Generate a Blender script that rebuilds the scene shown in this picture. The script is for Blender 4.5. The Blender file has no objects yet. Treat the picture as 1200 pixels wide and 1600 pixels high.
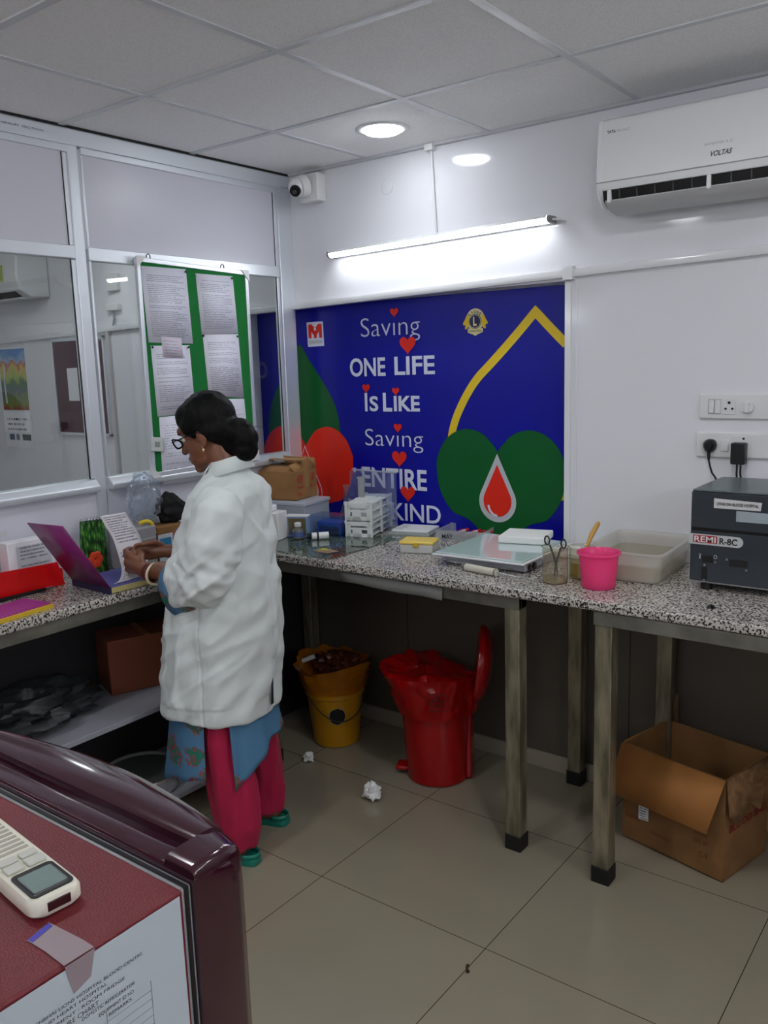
import bpy, bmesh, math, random
from mathutils import Vector, Matrix, noise
random.seed(7)
SC = bpy.context.scene
COL = SC.collection
PI = math.pi

# ---------------------------------------------------------------- camera
YAW, PITCH, ROLL = 0.651632, -0.171612, -0.0315109
CAM = Vector((2.86003, -3.09096, 1.71104))
_f = Vector((-math.sin(YAW)*math.cos(PITCH), math.cos(YAW)*math.cos(PITCH), math.sin(PITCH)))
_r = Vector((math.cos(YAW), math.sin(YAW), 0)); _u = _r.cross(_f)
_R = _r*math.cos(ROLL)+_u*math.sin(ROLL); _U = -_r*math.sin(ROLL)+_u*math.cos(ROLL)
cd = bpy.data.cameras.new('camera'); cam = bpy.data.objects.new('camera', cd); COL.objects.link(cam)
cam.matrix_world = Matrix(((_R.x, _U.x, -_f.x, CAM.x), (_R.y, _U.y, -_f.y, CAM.y), (_R.z, _U.z, -_f.z, CAM.z), (0, 0, 0, 1)))
cd.sensor_fit = 'VERTICAL'; cd.sensor_height = 36; cd.lens = 1333.129/1600*36; cd.clip_start = 0.02
SC.camera = cam
# ---------------------------------------------------------------- colour management and world
SC.view_settings.view_transform = 'Standard'; SC.view_settings.look = 'None'
SC.view_settings.gamma = 1; SC.view_settings.use_curve_mapping = False
SC.view_settings.exposure = 1.52
w = bpy.data.worlds.new('world'); SC.world = w; w.use_nodes = True
w.node_tree.nodes['Background'].inputs[0].default_value = (.5, .55, .6, 1)
w.node_tree.nodes['Background'].inputs[1].default_value = 0.02
SC.cycles.max_bounces = 8; SC.cycles.transparent_max_bounces = 16; SC.cycles.sample_clamp_indirect = 3
SC.cycles.use_denoising = True

# ---------------------------------------------------------------- helpers
def lin(c):
    return tuple((x/12.92 if x <= .04045 else ((x+.055)/1.055)**2.4) for x in (v/255 for v in c))
def srgb(c): return (*lin(c), 1)
def new_mat(name):
    m = bpy.data.materials.new(name); m.use_nodes = True
    nt = m.node_tree; return m, nt, nt.nodes['Principled BSDF']
def mat(name, c, rough=.5, metal=0, spec=.5, coat=0, emit=None, es=0, noise_c=None, nscale=20, bump=0, bscale=60, sheen=0, sub=0, stretch=None, aniso=0):
    m, nt, b = new_mat(name)
    b.inputs['Base Color'].default_value = srgb(c); b.inputs['Roughness'].default_value = rough
    b.inputs['Metallic'].default_value = metal; b.inputs['Specular IOR Level'].default_value = spec
    b.inputs['Coat Weight'].default_value = coat; b.inputs['Coat Roughness'].default_value = .08
    b.inputs['Sheen Weight'].default_value = sheen
    if sub: b.inputs['Subsurface Weight'].default_value = sub; b.inputs['Subsurface Scale'].default_value = .01
    if emit: b.inputs['Emission Color'].default_value = srgb(emit); b.inputs['Emission Strength'].default_value = es
    if noise_c or bump:
        tc = nt.nodes.new('ShaderNodeTexCoord'); src = tc.outputs['Object']
        if stretch:
            mp = nt.nodes.new('ShaderNodeMapping'); mp.inputs['Scale'].default_value = stretch
            nt.links.new(src, mp.inputs['Vector']); src = mp.outputs['Vector']
    if noise_c:
        n = nt.nodes.new('ShaderNodeTexNoise'); n.inputs['Scale'].default_value = nscale; n.inputs['Detail'].default_value = 6
        r = nt.nodes.new('ShaderNodeValToRGB'); r.color_ramp.elements[0].position = .35; r.color_ramp.elements[1].position = .65
        r.color_ramp.elements[0].color = srgb(c); r.color_ramp.elements[1].color = srgb(noise_c)
        nt.links.new(src, n.inputs['Vector']); nt.links.new(n.outputs['Fac'], r.inputs['Fac']); nt.links.new(r.outputs['Color'], b.inputs['Base Color'])
    if bump:
        n = nt.nodes.new('ShaderNodeTexNoise'); n.inputs['Scale'].default_value = bscale; n.inputs['Detail'].default_value = 5
        bp = nt.nodes.new('ShaderNodeBump'); bp.inputs['Strength'].default_value = bump; bp.inputs['Distance'].default_value = .004
        nt.links.new(src, n.inputs['Vector']); nt.links.new(n.outputs['Fac'], bp.inputs['Height']); nt.links.new(bp.outputs['Normal'], b.inputs['Normal'])
    return m
def clear_mat(name, tint=(235, 240, 240), rough=.03, ior=1.45, body=0.0, body_c=(255, 255, 255), base_gloss=0.0):
    """thin clear sheet: lets light through with a tint, mirrors at grazing angles, optional milky body"""
    m = bpy.data.materials.new(name); m.use_nodes = True; nt = m.node_tree; nt.nodes.clear()
    out = nt.nodes.new('ShaderNodeOutputMaterial'); tr = nt.nodes.new('ShaderNodeBsdfTransparent'); tr.inputs[0].default_value = srgb(tint)
    gl = nt.nodes.new('ShaderNodeBsdfGlossy'); gl.inputs['Roughness'].default_value = rough
    lw = nt.nodes.new('ShaderNodeLayerWeight'); lw.inputs['Blend'].default_value = .5
    pw = nt.nodes.new('ShaderNodeMath'); pw.operation = 'POWER'; pw.inputs[1].default_value = 4.5; nt.links.new(lw.outputs['Facing'], pw.inputs[0])
    ad = nt.nodes.new('ShaderNodeMath'); ad.operation = 'MULTIPLY_ADD'; ad.inputs[1].default_value = .9; ad.inputs[2].default_value = .03+base_gloss*.6; ad.use_clamp = True
    nt.links.new(pw.outputs[0], ad.inputs[0]); fac = ad.outputs[0]
    mx = nt.nodes.new('ShaderNodeMixShader')
    first = tr
    if body:
        df = nt.nodes.new('ShaderNodeBsdfDiffuse'); df.inputs[0].default_value = srgb(body_c)
        tl = nt.nodes.new('ShaderNodeBsdfTranslucent'); tl.inputs[0].default_value = srgb(body_c)
        m3 = nt.nodes.new('ShaderNodeMixShader'); m3.inputs[0].default_value = .4; nt.links.new(df.outputs[0], m3.inputs[1]); nt.links.new(tl.outputs[0], m3.inputs[2])
        m2 = nt.nodes.new('ShaderNodeMixShader'); m2.inputs[0].default_value = body
        nt.links.new(tr.outputs[0], m2.inputs[1]); nt.links.new(m3.outputs[0], m2.inputs[2]); first = m2
    nt.links.new(fac, mx.inputs[0]); nt.links.new(first.outputs[0], mx.inputs[1]); nt.links.new(gl.outputs[0], mx.inputs[2]); nt.links.new(mx.outputs[0], out.inputs[0])
    return m

class B:
    def __init__(s): s.bm = bmesh.new(); s.mi = 0; s.uv = None
    def m(s, i): s.mi = i; return s
    def _f(s, vs, smooth=False):
        try: f = s.bm.faces.new(vs)
        except ValueError: return None
        f.material_index = s.mi; f.smooth = smooth; return f
    def box(s, x0, x1, y0, y1, z0, z1, M=None):
        P = [Vector((x, y, z)) for z in (z0, z1) for y in (y0, y1) for x in (x0, x1)]
        if M: P = [M @ p for p in P]
        v = [s.bm.verts.new(p) for p in P]
        for q in ((0, 2, 3, 1), (4, 5, 7, 6), (0, 1, 5, 4), (1, 3, 7, 5), (3, 2, 6, 7), (2, 0, 4, 6)): s._f([v[i] for i in q])
        return s
    def quad(s, *pts, uv=True):
        v = [s.bm.verts.new(Vector(p)) for p in pts]; f = s._f(v)
        if uv and len(pts) == 4:
            L = s.bm.loops.layers.uv.verify()
            for l, c in zip(f.loops, ((0, 0), (1, 0), (1, 1), (0, 1))): l[L].uv = c
        return s
    def prism(s, pts, o, u, v, d):
        """2-D outline pts in plane (o,u,v), extruded by vector d"""
        o, u, v, d = map(Vector, (o, u, v, d))
        a = [s.bm.verts.new(o+u*x+v*y) for x, y in pts]; b = [s.bm.verts.new(o+u*x+v*y+d) for x, y in pts]
        s._f(a[::-1]); s._f(b); n = len(a)
        for i in range(n): s._f([a[i], a[(i+1) % n], b[(i+1) % n], b[i]])
        return s
    def loft(s, rings, cap0=True, cap1=True, closed=True, smooth=True):
        R = [[s.bm.verts.new(Vector(p)) for p in r] for r in rings]; n = len(R[0])
        for a, b in zip(R, R[1:]):
            for i in range(n if closed else n-1): s._f([a[i], a[(i+1) % n], b[(i+1) % n], b[i]], smooth)
        if cap0: s._f(R[0][::-1])
        if cap1: s._f(R[-1])
        return s
    def cyl(s, p0, p1, r0, r1=None, n=20, cap=True, smooth=True):
        p0, p1 = Vector(p0), Vector(p1); r1 = r0 if r1 is None else r1
        d = (p1-p0).normalized(); a = d.orthogonal().normalized(); b = d.cross(a)
        rings = [[p+a*r*math.cos(t)+b*r*math.sin(t) for t in [2*PI*i/n for i in range(n)]] for p, r in ((p0, r0), (p1, r1))]
        return s.loft(rings, cap, cap, smooth=smooth)
    def lathe(s, c, prof, n=40, cap0=True, cap1=True, sq=None):
        rings = [[(c[0]+r*math.cos(t), c[1]+r*math.sin(t), c[2]+z) for t in [2*PI*i/n for i in range(n)]] for r, z in prof]
        return s.loft(rings, cap0, cap1)
    def tube(s, pts, r, n=8, cap=True):
        pts = [Vector(p) for p in pts]; rings = []; a = None
        rr = r if isinstance(r, (list, tuple)) else [r]*len(pts)
        for i, p in enumerate(pts):
            d = (pts[min(i+1, len(pts)-1)]-pts[max(i-1, 0)]).normalized()
            a = d.orthogonal().normalized() if a is None else (a-d*a.dot(d)).normalized()
            b = d.cross(a); rings.append([p+(a*math.cos(t)+b*math.sin(t))*rr[i] for t in [2*PI*k/n for k in range(n)]])
        return s.loft(rings, cap, cap)
    def ball(s, c, r, R=None, nu=20, nv=12):
        c = Vector(c); r = (r, r, r) if not isinstance(r, (tuple, list)) else r; rings = []
        for j in range(nv+1):
            ph = PI*(j/nv*.98+.01); ring = []
            for i in range(nu):
                t = 2*PI*i/nu; q = Vector((r[0]*math.sin(ph)*math.cos(t), r[1]*math.sin(ph)*math.sin(t), r[2]*math.cos(ph)))
                ring.append(c+(R @ q if R else q))
            rings.append(ring)
        return s.loft(rings[::-1])
    def obj(s, name, mats, parent=None, bevel=0, smooth=False, seg=2, solid=0, subsurf=0, recalc=True):
        if recalc: bmesh.ops.recalc_face_normals(s.bm, faces=s.bm.faces)
        me = bpy.data.meshes.new(name); s.bm.to_mesh(me); s.bm.free()
        for m_ in (mats if isinstance(mats, (list, tuple)) else [mats]): me.materials.append(m_)
        if smooth:
            for p in me.polygons: p.use_smooth = True
        o = bpy.data.objects.new(name, me); COL.objects.link(o)
        me.set_sharp_from_angle(angle=.75)
        if solid:
            md = o.modifiers.new('solid', 'SOLIDIFY'); md.thickness = solid; md.offset = 0
        if subsurf:
            md = o.modifiers.new('sub', 'SUBSURF'); md.levels = md.render_levels = subsurf
        if bevel:
            md = o.modifiers.new('bevel', 'BEVEL'); md.width = bevel; md.segments = seg; md.limit_method = 'ANGLE'; md.angle_limit = .6
            md.harden_normals = False
        if parent is not None: attach(o, parent)
        return o
def attach(o, parent):
    o.parent = parent
    o.matrix_parent_inverse = Matrix.Identity(4) if parent.parent else Matrix.Translation(-Vector(parent.location))
def thing(name, label, cat, loc=(0, 0, 0), group=None):
    o = bpy.data.objects.new(name, None); o.empty_display_size = .05; COL.objects.link(o); o.location = loc
    return tag(o, label, cat, group)
def tag(o, label, cat, group=None, kind=None):
    if label: o['label'] = label
    if cat: o['category'] = cat
    if group: o['group'] = group
    if kind: o['kind'] = kind
    return o
def struct(o): o['kind'] = 'structure'; return o
def lab(o, text): o['label'] = text; return o
def copy_thing(root, loc, label=None):
    r = root.copy(); COL.objects.link(r); r.location = loc
    if label: r['label'] = label
    for ch in [c for c in bpy.data.objects if c.parent == root]:
        c = ch.copy(); COL.objects.link(c); c.parent = r; c.matrix_parent_inverse = ch.matrix_parent_inverse
        for g in [x for x in bpy.data.objects if x.parent == ch]:
            d = g.copy(); COL.objects.link(d); d.parent = c; d.matrix_parent_inverse = g.matrix_parent_inverse
    return r
_caph = None
def text(name, body, m, x0, x1, capz, parent, o, u, v, n, bold=0, ext=.0006, natural=False):
    """flat lettering in the plane through o with axes u (reading) and v (up), facing n. x0,x1 along u; capz=(base, top of capitals)"""
    global _caph
    def mk(s, off):
        cu = bpy.data.curves.new('t', 'FONT'); cu.body = s; cu.size = 1; cu.offset = off; cu.extrude = .0; cu.resolution_u = 4
        ob = bpy.data.objects.new('t', cu); COL.objects.link(ob); dg = bpy.context.evaluated_depsgraph_get()
        me = bpy.data.meshes.new_from_object(ob.evaluated_get(dg)); bpy.data.objects.remove(ob); bpy.data.curves.remove(cu); return me
    if _caph is None:
        me = mk('H', 0); _caph = max(q.co.y for q in me.vertices)-min(q.co.y for q in me.vertices)
    me = mk(body, bold)
    if not len(me.vertices): return None
    xa = min(q.co.x for q in me.vertices); xb = max(q.co.x for q in me.vertices)
    sz = (capz[1]-capz[0])/_caph; sx = sz if natural else (x1-x0)/(xb-xa)
    o, u, v, n = map(Vector, (o, u, v, n))
    for q in me.vertices: q.co = o+u*(x0+(q.co.x-xa)*sx)+v*(capz[0]+q.co.y*sz)+n*ext
    me.name = name; me.materials.append(m); ob = bpy.data.objects.new(name, me); COL.objects.link(ob)
    if parent is not None: attach(ob, parent)
    return ob
def catmull(P, k=8, closed=True):
    n = len(P); out = []
    for i in range(n if closed else n-1):
        g = (lambda j: P[j % n]) if closed else (lambda j: P[max(0, min(n-1, j))])
        p0, p1, p2, p3 = g(i-1), g(i), g(i+1), g(i+2)
        for j in range(k):
            t = j/k
            out.append(tuple(.5*(2*b+(c-a)*t+(2*a-5*b+4*c-d)*t*t+(3*b-a-3*c+d)*t**3) for a, b, c, d in zip(p0, p1, p2, p3)))
    if not closed: out.append(tuple(P[-1]))
    return out
def rotz(c, a): return Matrix.Translation(Vector(c)) @ Matrix.Rotation(a, 4, 'Z')

# ---------------------------------------------------------------- shared materials
def floor_material():
    m, nt, b = new_mat('vitrified_floor_tile'); N = nt.nodes.new; L = nt.links.new
    tc = N('ShaderNodeTexCoord'); sp = N('ShaderNodeSeparateXYZ'); L(tc.outputs['Object'], sp.inputs[0])
    def grid(sock, off):
        a = N('ShaderNodeMath'); a.operation = 'ADD'; a.inputs[1].default_value = off+64.09; L(sock, a.inputs[0])
        d = N('ShaderNodeMath'); d.operation = 'MODULO'; d.inputs[1].default_value = .6409; L(a.outputs[0], d.inputs[0])
        c = N('ShaderNodeMath'); c.operation = 'LESS_THAN'; c.inputs[1].default_value = .0028; L(d.outputs[0], c.inputs[0]); return c.outputs[0]
    mx = N('ShaderNodeMath'); mx.operation = 'MAXIMUM'; L(grid(sp.outputs[0], -1.6917), mx.inputs[0]); L(grid(sp.outputs[1], 1.1363), mx.inputs[1])
    n = N('ShaderNodeTexNoise'); n.inputs['Scale'].default_value = 2.2; n.inputs['Detail'].default_value = 8; L(tc.outputs['Object'], n.inputs['Vector'])
    r = N('ShaderNodeValToRGB'); r.color_ramp.elements[0].color = srgb((138, 130, 112)); r.color_ramp.elements[1].color = srgb((150, 142, 123)); L(n.outputs['Fac'], r.inputs[0])
    m2 = N('ShaderNodeMixRGB'); L(mx.outputs[0], m2.inputs[0]); L(r.outputs[0], m2.inputs[1]); m2.inputs[2].default_value = srgb((62, 56, 46)); L(m2.outputs[0], b.inputs['Base Color'])
    b.inputs['Roughness'].default_value = .16; b.inputs['Specular IOR Level'].default_value = .5
    return m
def granite_material():
    m, nt, b = new_mat('speckled_granite'); N = nt.nodes.new; L = nt.links.new
    tc = N('ShaderNodeTexCoord')
    n1 = N('ShaderNodeTexNoise'); n1.inputs['Scale'].default_value = 150; n1.inputs['Detail'].default_value = 3; L(tc.outputs['Object'], n1.inputs['Vector'])
    r1 = N('ShaderNodeValToRGB'); e = r1.color_ramp.elements; e[0].position = .40; e[0].color = srgb((22, 21, 20)); e[1].position = .47; e[1].color = srgb((140, 136, 130))
    q = e.new(.56); q.color = srgb((205, 200, 192)); q = e.new(.7); q.color = srgb((170, 158, 145)); L(n1.outputs['Fac'], r1.inputs[0])
    L(r1.outputs[0], b.inputs['Base Color']); b.inputs['Roughness'].default_value = .22
    return m
def ceiling_material():
    m, nt, b = new_mat('mineral_fibre_tile'); N = nt.nodes.new; L = nt.links.new
    tc = N('ShaderNodeTexCoord'); n = N('ShaderNodeTexNoise'); n.inputs['Scale'].default_value = 160; n.inputs['Detail'].default_value = 4; L(tc.outputs['Object'], n.inputs['Vector'])
    r = N('ShaderNodeValToRGB'); r.color_ramp.elements[0].position = .3; r.color_ramp.elements[0].color = srgb((234, 235, 236)); r.color_ramp.elements[1].position = .55; r.color_ramp.elements[1].color = srgb((247, 247, 247)); L(n.outputs['Fac'], r.inputs[0]); L(r.outputs[0], b.inputs['Base Color'])
    bp = N('ShaderNodeBump'); bp.inputs['Strength'].default_value = .25; bp.inputs['Distance'].default_value = .003; L(n.outputs['Fac'], bp.inputs['Height']); L(bp.outputs[0], b.inputs['Normal'])
    b.inputs['Roughness'].default_value = .85
    return m
def doc_material(name, nlines=34, seed=0, table=False, ink=(168, 171, 184), paper=(250, 250, 254), top=.9, bottom=.08, dens=.42):
    """white sheet with rows of illegible small print"""
    m, nt, b = new_mat(name); N = nt.nodes.new; L = nt.links.new
    uv = N('ShaderNodeUVMap'); sp = N('ShaderNodeSeparateXYZ'); L(uv.outputs[0], sp.inputs[0])
    def mth(op, a, c=None):
        k = N('ShaderNodeMath'); k.operation = op
        for i, x in enumerate((a, c)):
            if x is None: continue
            if isinstance(x, (int, float)): k.inputs[i].default_value = x
            else: L(x, k.inputs[i])
        return k.outputs[0]
    V = mth('MULTIPLY', sp.outputs[1], nlines); row = mth('FLOOR', V); fr = mth('FRACT', V)
    inrow = mth('MULTIPLY', mth('GREATER_THAN', fr, .3), mth('LESS_THAN', fr, .72))
    cb = N('ShaderNodeCombineXYZ'); L(mth('MULTIPLY', sp.outputs[0], 55), cb.inputs[0]); L(mth('MULTIPLY', row, 7.31), cb.inputs[1]); cb.inputs[2].default_value = seed
    n = N('ShaderNodeTexNoise'); n.inputs['Scale'].default_value = 1; n.inputs['Detail'].default_value = 1; L(cb.outputs[0], n.inputs['Vector'])
    ink_on = mth('GREATER_THAN', n.outputs['Fac'], dens)
    cb2 = N('ShaderNodeCombineXYZ'); L(mth('MULTIPLY', row, 3.7), cb2.inputs[0]); cb2.inputs[1].default_value = seed*3.3
    n2 = N('ShaderNodeTexNoise'); n2.inputs['Scale'].default_value = 1; L(cb2.outputs[0], n2.inputs['Vector'])
    ln = mth('ADD', mth('MULTIPLY', n2.outputs['Fac'], 1.5), .05)
    m1 = mth('MULTIPLY', mth('GREATER_THAN', sp.outputs[0], .1), mth('LESS_THAN', sp.outputs[0], mth('MINIMUM', ln, .92)))
    skip = mth('GREATER_THAN', n2.outputs['Fac'], .42)
    mv = mth('MULTIPLY', mth('LESS_THAN', sp.outputs[1], top), mth('GREATER_THAN', sp.outputs[1], bottom))
    f = mth('MULTIPLY', mth('MULTIPLY', inrow, ink_on), mth('MULTIPLY', mth('MULTIPLY', m1, mv), skip))
    mx = N('ShaderNodeMixRGB'); L(f, mx.inputs[0]); mx.inputs[1].default_value = srgb(paper); mx.inputs[2].default_value = srgb(ink); L(mx.outputs[0], b.inputs['Base Color'])
    b.inputs['Roughness'].default_value = .6
    return m
M_wall = mat('wall_laminate', (228, 229, 233), .09, spec=.5)
M_wall_low = mat('wall_panel_low', (88, 81, 72), .35)
M_shadepanel = mat('shaded_lower_panel', (34, 34, 37), .6)  # shade under the left worktop, put into the panel colour
M_alu = mat('brushed_aluminium', (232, 237, 242), .38, metal=.6, bump=.15, bscale=40, stretch=(1, 1, .05))
M_panel = mat('grey_board_panel', (212, 213, 222), .3)
M_ceil = ceiling_material(); M_floor = floor_material(); M_granite = granite_material()
M_white = mat('white_plastic', (225, 226, 226), .35)
M_white_gloss = mat('white_gloss', (228, 230, 232), .15, coat=.5)
M_black = mat('black_plastic', (14, 14, 15), .35)
M_dark = mat('dark_recess', (10, 10, 11), .7)
M_rubber = mat('black_rubber', (18, 18, 18), .6)
M_steel = mat('stained_steel_tube', (165, 157, 134), .38, metal=.6, noise_c=(112, 105, 86), nscale=9, stretch=(3, 3, .6))
M_steel2 = mat('galvanised_sheet', (140, 138, 128), .42, metal=.6, noise_c=(100, 97, 88), nscale=7)
M_chrome = mat('chrome', (215, 218, 220), .12, metal=1)
M_glass = clear_mat('window_glass', (244, 247, 247), .01, 1.5, base_gloss=.03)
M_clear = clear_mat('clear_plastic', (240, 245, 246), .06, 1.45, body=.06)
M_card = mat('brown_cardboard', (150, 108, 62), .8, noise_c=(138, 98, 56), nscale=14)
M_paper = mat('plain_paper', (232, 232, 236), .7)
M_red_ink = mat('red_ink', (170, 30, 25), .6)
# ================================================================ SETTING
H = 2.592
struct(B().box(-3.2, 4.6, -5.6, 0.2, -.1, 0).obj('floor', M_floor))
struct(B().box(-3.2, 4.6, -5.6, 0.2, H, H+.1).obj('ceiling', M_ceil))
# back wall: upper band, right-hand field, low field, far-left field; the mural sits in a shallow recess
def rail_z(x): return 1.99+.0225*x
b = B()
b.box(-3.2, 4.6, 0, .2, 2.0, H)
b.box(1.425, 4.6, 0, .2, .93, 2.0)
b.box(-3.2, -.345, 0, .2, 0, 2.0)
b.box(-.345, 1.425, .088, .2, .93, 2.0)
b.m(1).box(-.345, 4.6, 0, .2, .0, .93)
struct(b.obj('wall_back', [M_wall, M_wall_low]))
# seams of the low wall panelling
b = B()
for x in (.62, 1.182, 1.452, 1.62, 1.684, 2.3, 2.9): b.box(x-.002, x+.002, -.0015, 0, .075, .92)
struct(b.obj('trim_1', mat('panel_seam', (40, 38, 35), .6)))
M_base = mat('skirting', (160, 152, 136), .3)
struct(B().box(-.2, 4.6, -.012, 0, 0, .07).obj('baseboard_back', M_base, bevel=.002))
struct(B().box(4.5, 4.6, -5.6, 0, 0, H).obj('wall_right', M_wall))
struct(B().box(-3.2, 4.6, -5.6, -5.5, 0, H).obj('wall_rear', M_wall))
struct(B().box(-3.2, -3.1, -5.6, 0, 0, H).obj('wall_far_left', M_wall))
# painted rail over the mural and on along the wall, with its joint piece and the recess edge strip
b = B()
for x0, x1, t in ((-3.1, 1.425, .022), (1.43, 4.5, .022)):
    P = []
    for x in (x0, x1):
        z = rail_z(x); P.append([(x, 0, z-.012), (x, -t, z-.010), (x, -t-.003, z+.0), (x, -t, z+.018), (x, 0, z+.022)])
    b.loft(P, closed=True, smooth=False)
b.box(1.405, 1.445, -.03, 0, rail_z(1.42)-.02, rail_z(1.42)+.03)
struct(b.obj('trim_2', M_white_gloss))
b = B(); b.box(1.405, 1.43, -.008, .088, .93, 2.0); b.box(-.355, -.332, -.008, .088, .93, 2.0); b.box(1.447, 1.455, -.003, 0, .93, 2.0)
struct(b.obj('trim_3', M_white_gloss, bevel=.002))
# ceiling grid
b = B()
for k in range(-6, 7): b.box(.482+.6*k-.012, .482+.6*k+.012, -5.5, 0, H-.004, H)
for k in range(0, 9):
    y = -.585-.6*k
    b.box(-3.1, 4.5, y-.012, y+.012, H-.0045, H)
struct(b.obj('trim_4', mat('ceiling_tee', (205, 208, 212), .3)))
struct(B().box(.02, 4.5, -.022, 0, H-.012, H-.0).obj('trim_5', mat('ceiling_angle', (190, 192, 196), .4)))
# aluminium partition on the left
b = B()
b.box(-.03, .012, -5.5, 0, 1.30-.0, 1.30)
b = B()
b.box(-.012, .0, -5.5, 0, 2.165, 2.52); b.box(-.012, .0, -5.5, 0, .93, 1.28); b.m(1).box(-.012, .004, -5.5, 0, 0, .93)
struct(b.obj('wall_left', [M_panel, M_shadepanel]))
b = B()
for y0, y1 in ((-.088, -.0), (-1.170, -1.126), (-2.25, -2.19), (-3.4, -3.34), (-4.5, -4.44)):
    b.box(-.032, .008, y0, y1, .9, 2.53)
struct(b.obj('trim_6', M_alu, bevel=.003))
b = B()
bays = ((-1.112, -.092), (-2.19, -1.168), (-3.34, -2.25), (-4.44, -3.4), (-5.5, -4.5))
for i, (y0, y1) in enumerate(bays):
    b.box(-.036, .014, y0-.03, y1+.03, 2.525, 2.580)
    b.box(-.03, .006, y0, y1, 2.128 if i else 2.125, 2.175)
    b.box(-.026, .01, y0, y1, 2.50, 2.525)
    # sloping glazing sill
    P = [[(-.03, y, 1.262), (.03, y, 1.262), (.034, y, 1.268), (.034, y, 1.285), (.012, y, 1.308), (-.03, y, 1.312)] for y in (y0, y1)]
    b.loft(P, smooth=False)
    for z0, z1 in ((1.312, 2.125), (2.175, 2.50)):
        b.box(-.016, .003, y1-.020, y1, z0, z1); b.box(-.016, .003, y0, y0+.010, z0, z1)
b.box(-.034, .012, -5.5, 0, 2.53, 2.583)
struct(b.obj('trim_7', M_alu, bevel=.003))
b = B().box(-.034, .012, -5.5, 0, 2.583, H)
struct(b.obj('trim_8', M_dark))
b = B()
for y0, y1 in bays: b.box(-.002, .0035, y1-.023, y1-.0205, 1.312, 2.125); b.box(-.002, .0035, y1-.023, y1-.0205, 2.175, 2.50)
struct(b.obj('trim_9', M_rubber))
for i, (y0, y1) in enumerate(bays):
    struct(B().box(-.006, -.001, y0+.01, y1-.01, 1.305, 2.13).obj('window_%d' % (i+1), M_glass))
# small dark print on the aluminium head rail
M_ink = mat('dark_print', (50, 52, 58), .6)
t = text('head_rail_print', 'ALUMINIUM  SECTION', M_ink, 0, .20, (2.551, 2.557), None, (.0145, -1.46, 0), (0, 1, 0), (0, 0, 1), (1, 0, 0))
if t: t.name = 'trim_10'; struct(t)

# ---------------------------------------------------------------- lights
M_lamp = mat('lamp_diffuser', (255, 255, 255), emit=(244, 248, 255), es=15)
M_lamp3 = mat('unseen_lamp_mid', (255, 255, 255), emit=(246, 248, 252), es=48)
M_lamp2 = mat('unseen_lamp_bright', (255, 255, 255), emit=(246, 248, 252), es=25)
def downlight(x, y, label, m=None):
    t = thing('ceiling_downlight', label, 'ceiling light', (x, y, H), 'round ceiling downlights')
    B().lathe((x, y, H), [(.078, -.004), (.098, -.005), (.104, -.001), (.104, .001), (.078, .001)], 48, False, False).obj('rim', M_white, t)
    B().lathe((x, y, H), [(.001, -.020), (.04, -.0185), (.066, -.013), (.079, -.005), (.079, 0)], 48).obj('diffuser', m or M_lamp, t)
    return t
d0 = downlight(.80, -.325, 'glowing round white ceiling downlight beside the back wall')
for x, y, w_ in ((2.25, -1.35, 'over the open floor beside the carton'), (1.05, -2.45, 'behind her, over the floor'), (-1.6, -1.2, 'beyond the glass, nearer the back wall'), (-1.6, -3.2, 'beyond the glass, nearer the rear'), (3.9, -1.3, 'at the right wall'), (3.0, -3.9, 'behind the photographer'), (1.2, -4.4, 'at the rear left'), (-1.0, -.55, 'beyond the glass, close to the partition')):  # fill downlights added out of view; the one behind her explains the leg shadows
    downlight(x, y, 'unseen round white ceiling downlight '+w_, M_lamp3 if w_.startswith(('over', 'behind her')) else M_lamp2)
# tube light on the back wall
M_tube = mat('tube_glow', (255, 255, 255), emit=(246, 249, 255), es=9)
M_tube2 = mat('fill_tube_glow', (255, 255, 255), emit=(248, 249, 255), es=14)
def fill_tube(lbl, a, c, n):  # unseen wall tubes, added to brighten the ceiling and partition
    t = thing('tube_light', lbl, 'wall light', a); a, c, n = Vector(a), Vector(c), Vector(n); q = (c-a).normalized()
    B().cyl(a+n*.05, c+n*.05, .016, n=14).obj('diffuser', M_tube2, t); B().box(*[k for i in range(3) for k in sorted((a[i]-(0 if abs(q[i]) > .5 else .0)+n[i]*0, c[i]+n[i]*.03+(.03 if i == 2 else 0)))]).obj('batten', M_white, t)
fill_tube('added unseen tube light on the rear wall behind the photographer', (1.4, -5.498, 2.15), (2.9, -5.498, 2.15), (0, 1, 0))
fill_tube('added unseen tube light on the right-hand wall', (4.498, -3.6, 2.15), (4.498, -1.2, 2.15), (-1, 0, 0))
fill_tube('added unseen tube light on the rear wall beyond the partition', (-2.4, -5.498, 2.15), (-.9, -5.498, 2.15), (0, 1, 0))
t = thing('tube_light', 'long slim white tube light glowing on the back wall above the mural', 'wall light', (.8, 0, 2.2))
p0, p1 = Vector((.283, -.038, 2.203)), Vector((1.355, -.038, 2.226))
d = (p1-p0).normalized(); up = Vector((0, 0, 1))
prof = [(-.0, -.013), (-.014, -.013), (-.024, -.006), (-.027, .003), (-.022, .012), (0, .013)]
b = B(); b.loft([[p+Vector((0, y, z)) for y, z in prof] for p in (p0, p1)], smooth=False); b.obj('diffuser', M_tube, t)
b = B(); b.loft([[p+Vector((0, y, z)) for y, z in ((.0, -.012), (.0, .012), (.038, .01), (.038, -.01))] for p in (p0, p1)], smooth=False); b.obj('batten', M_white, t)
b = B(); b.loft([[p+Vector((0, y, z)) for y, z in ((-.029, .0045), (-.024, .0145), (0, .016), (.038, .016), (.038, .0135), (0, .0135), (-.0235, .0125), (-.0275, .0035))] for p in (p0, p1)], smooth=False); b.obj('top_housing', M_white, t)
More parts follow.
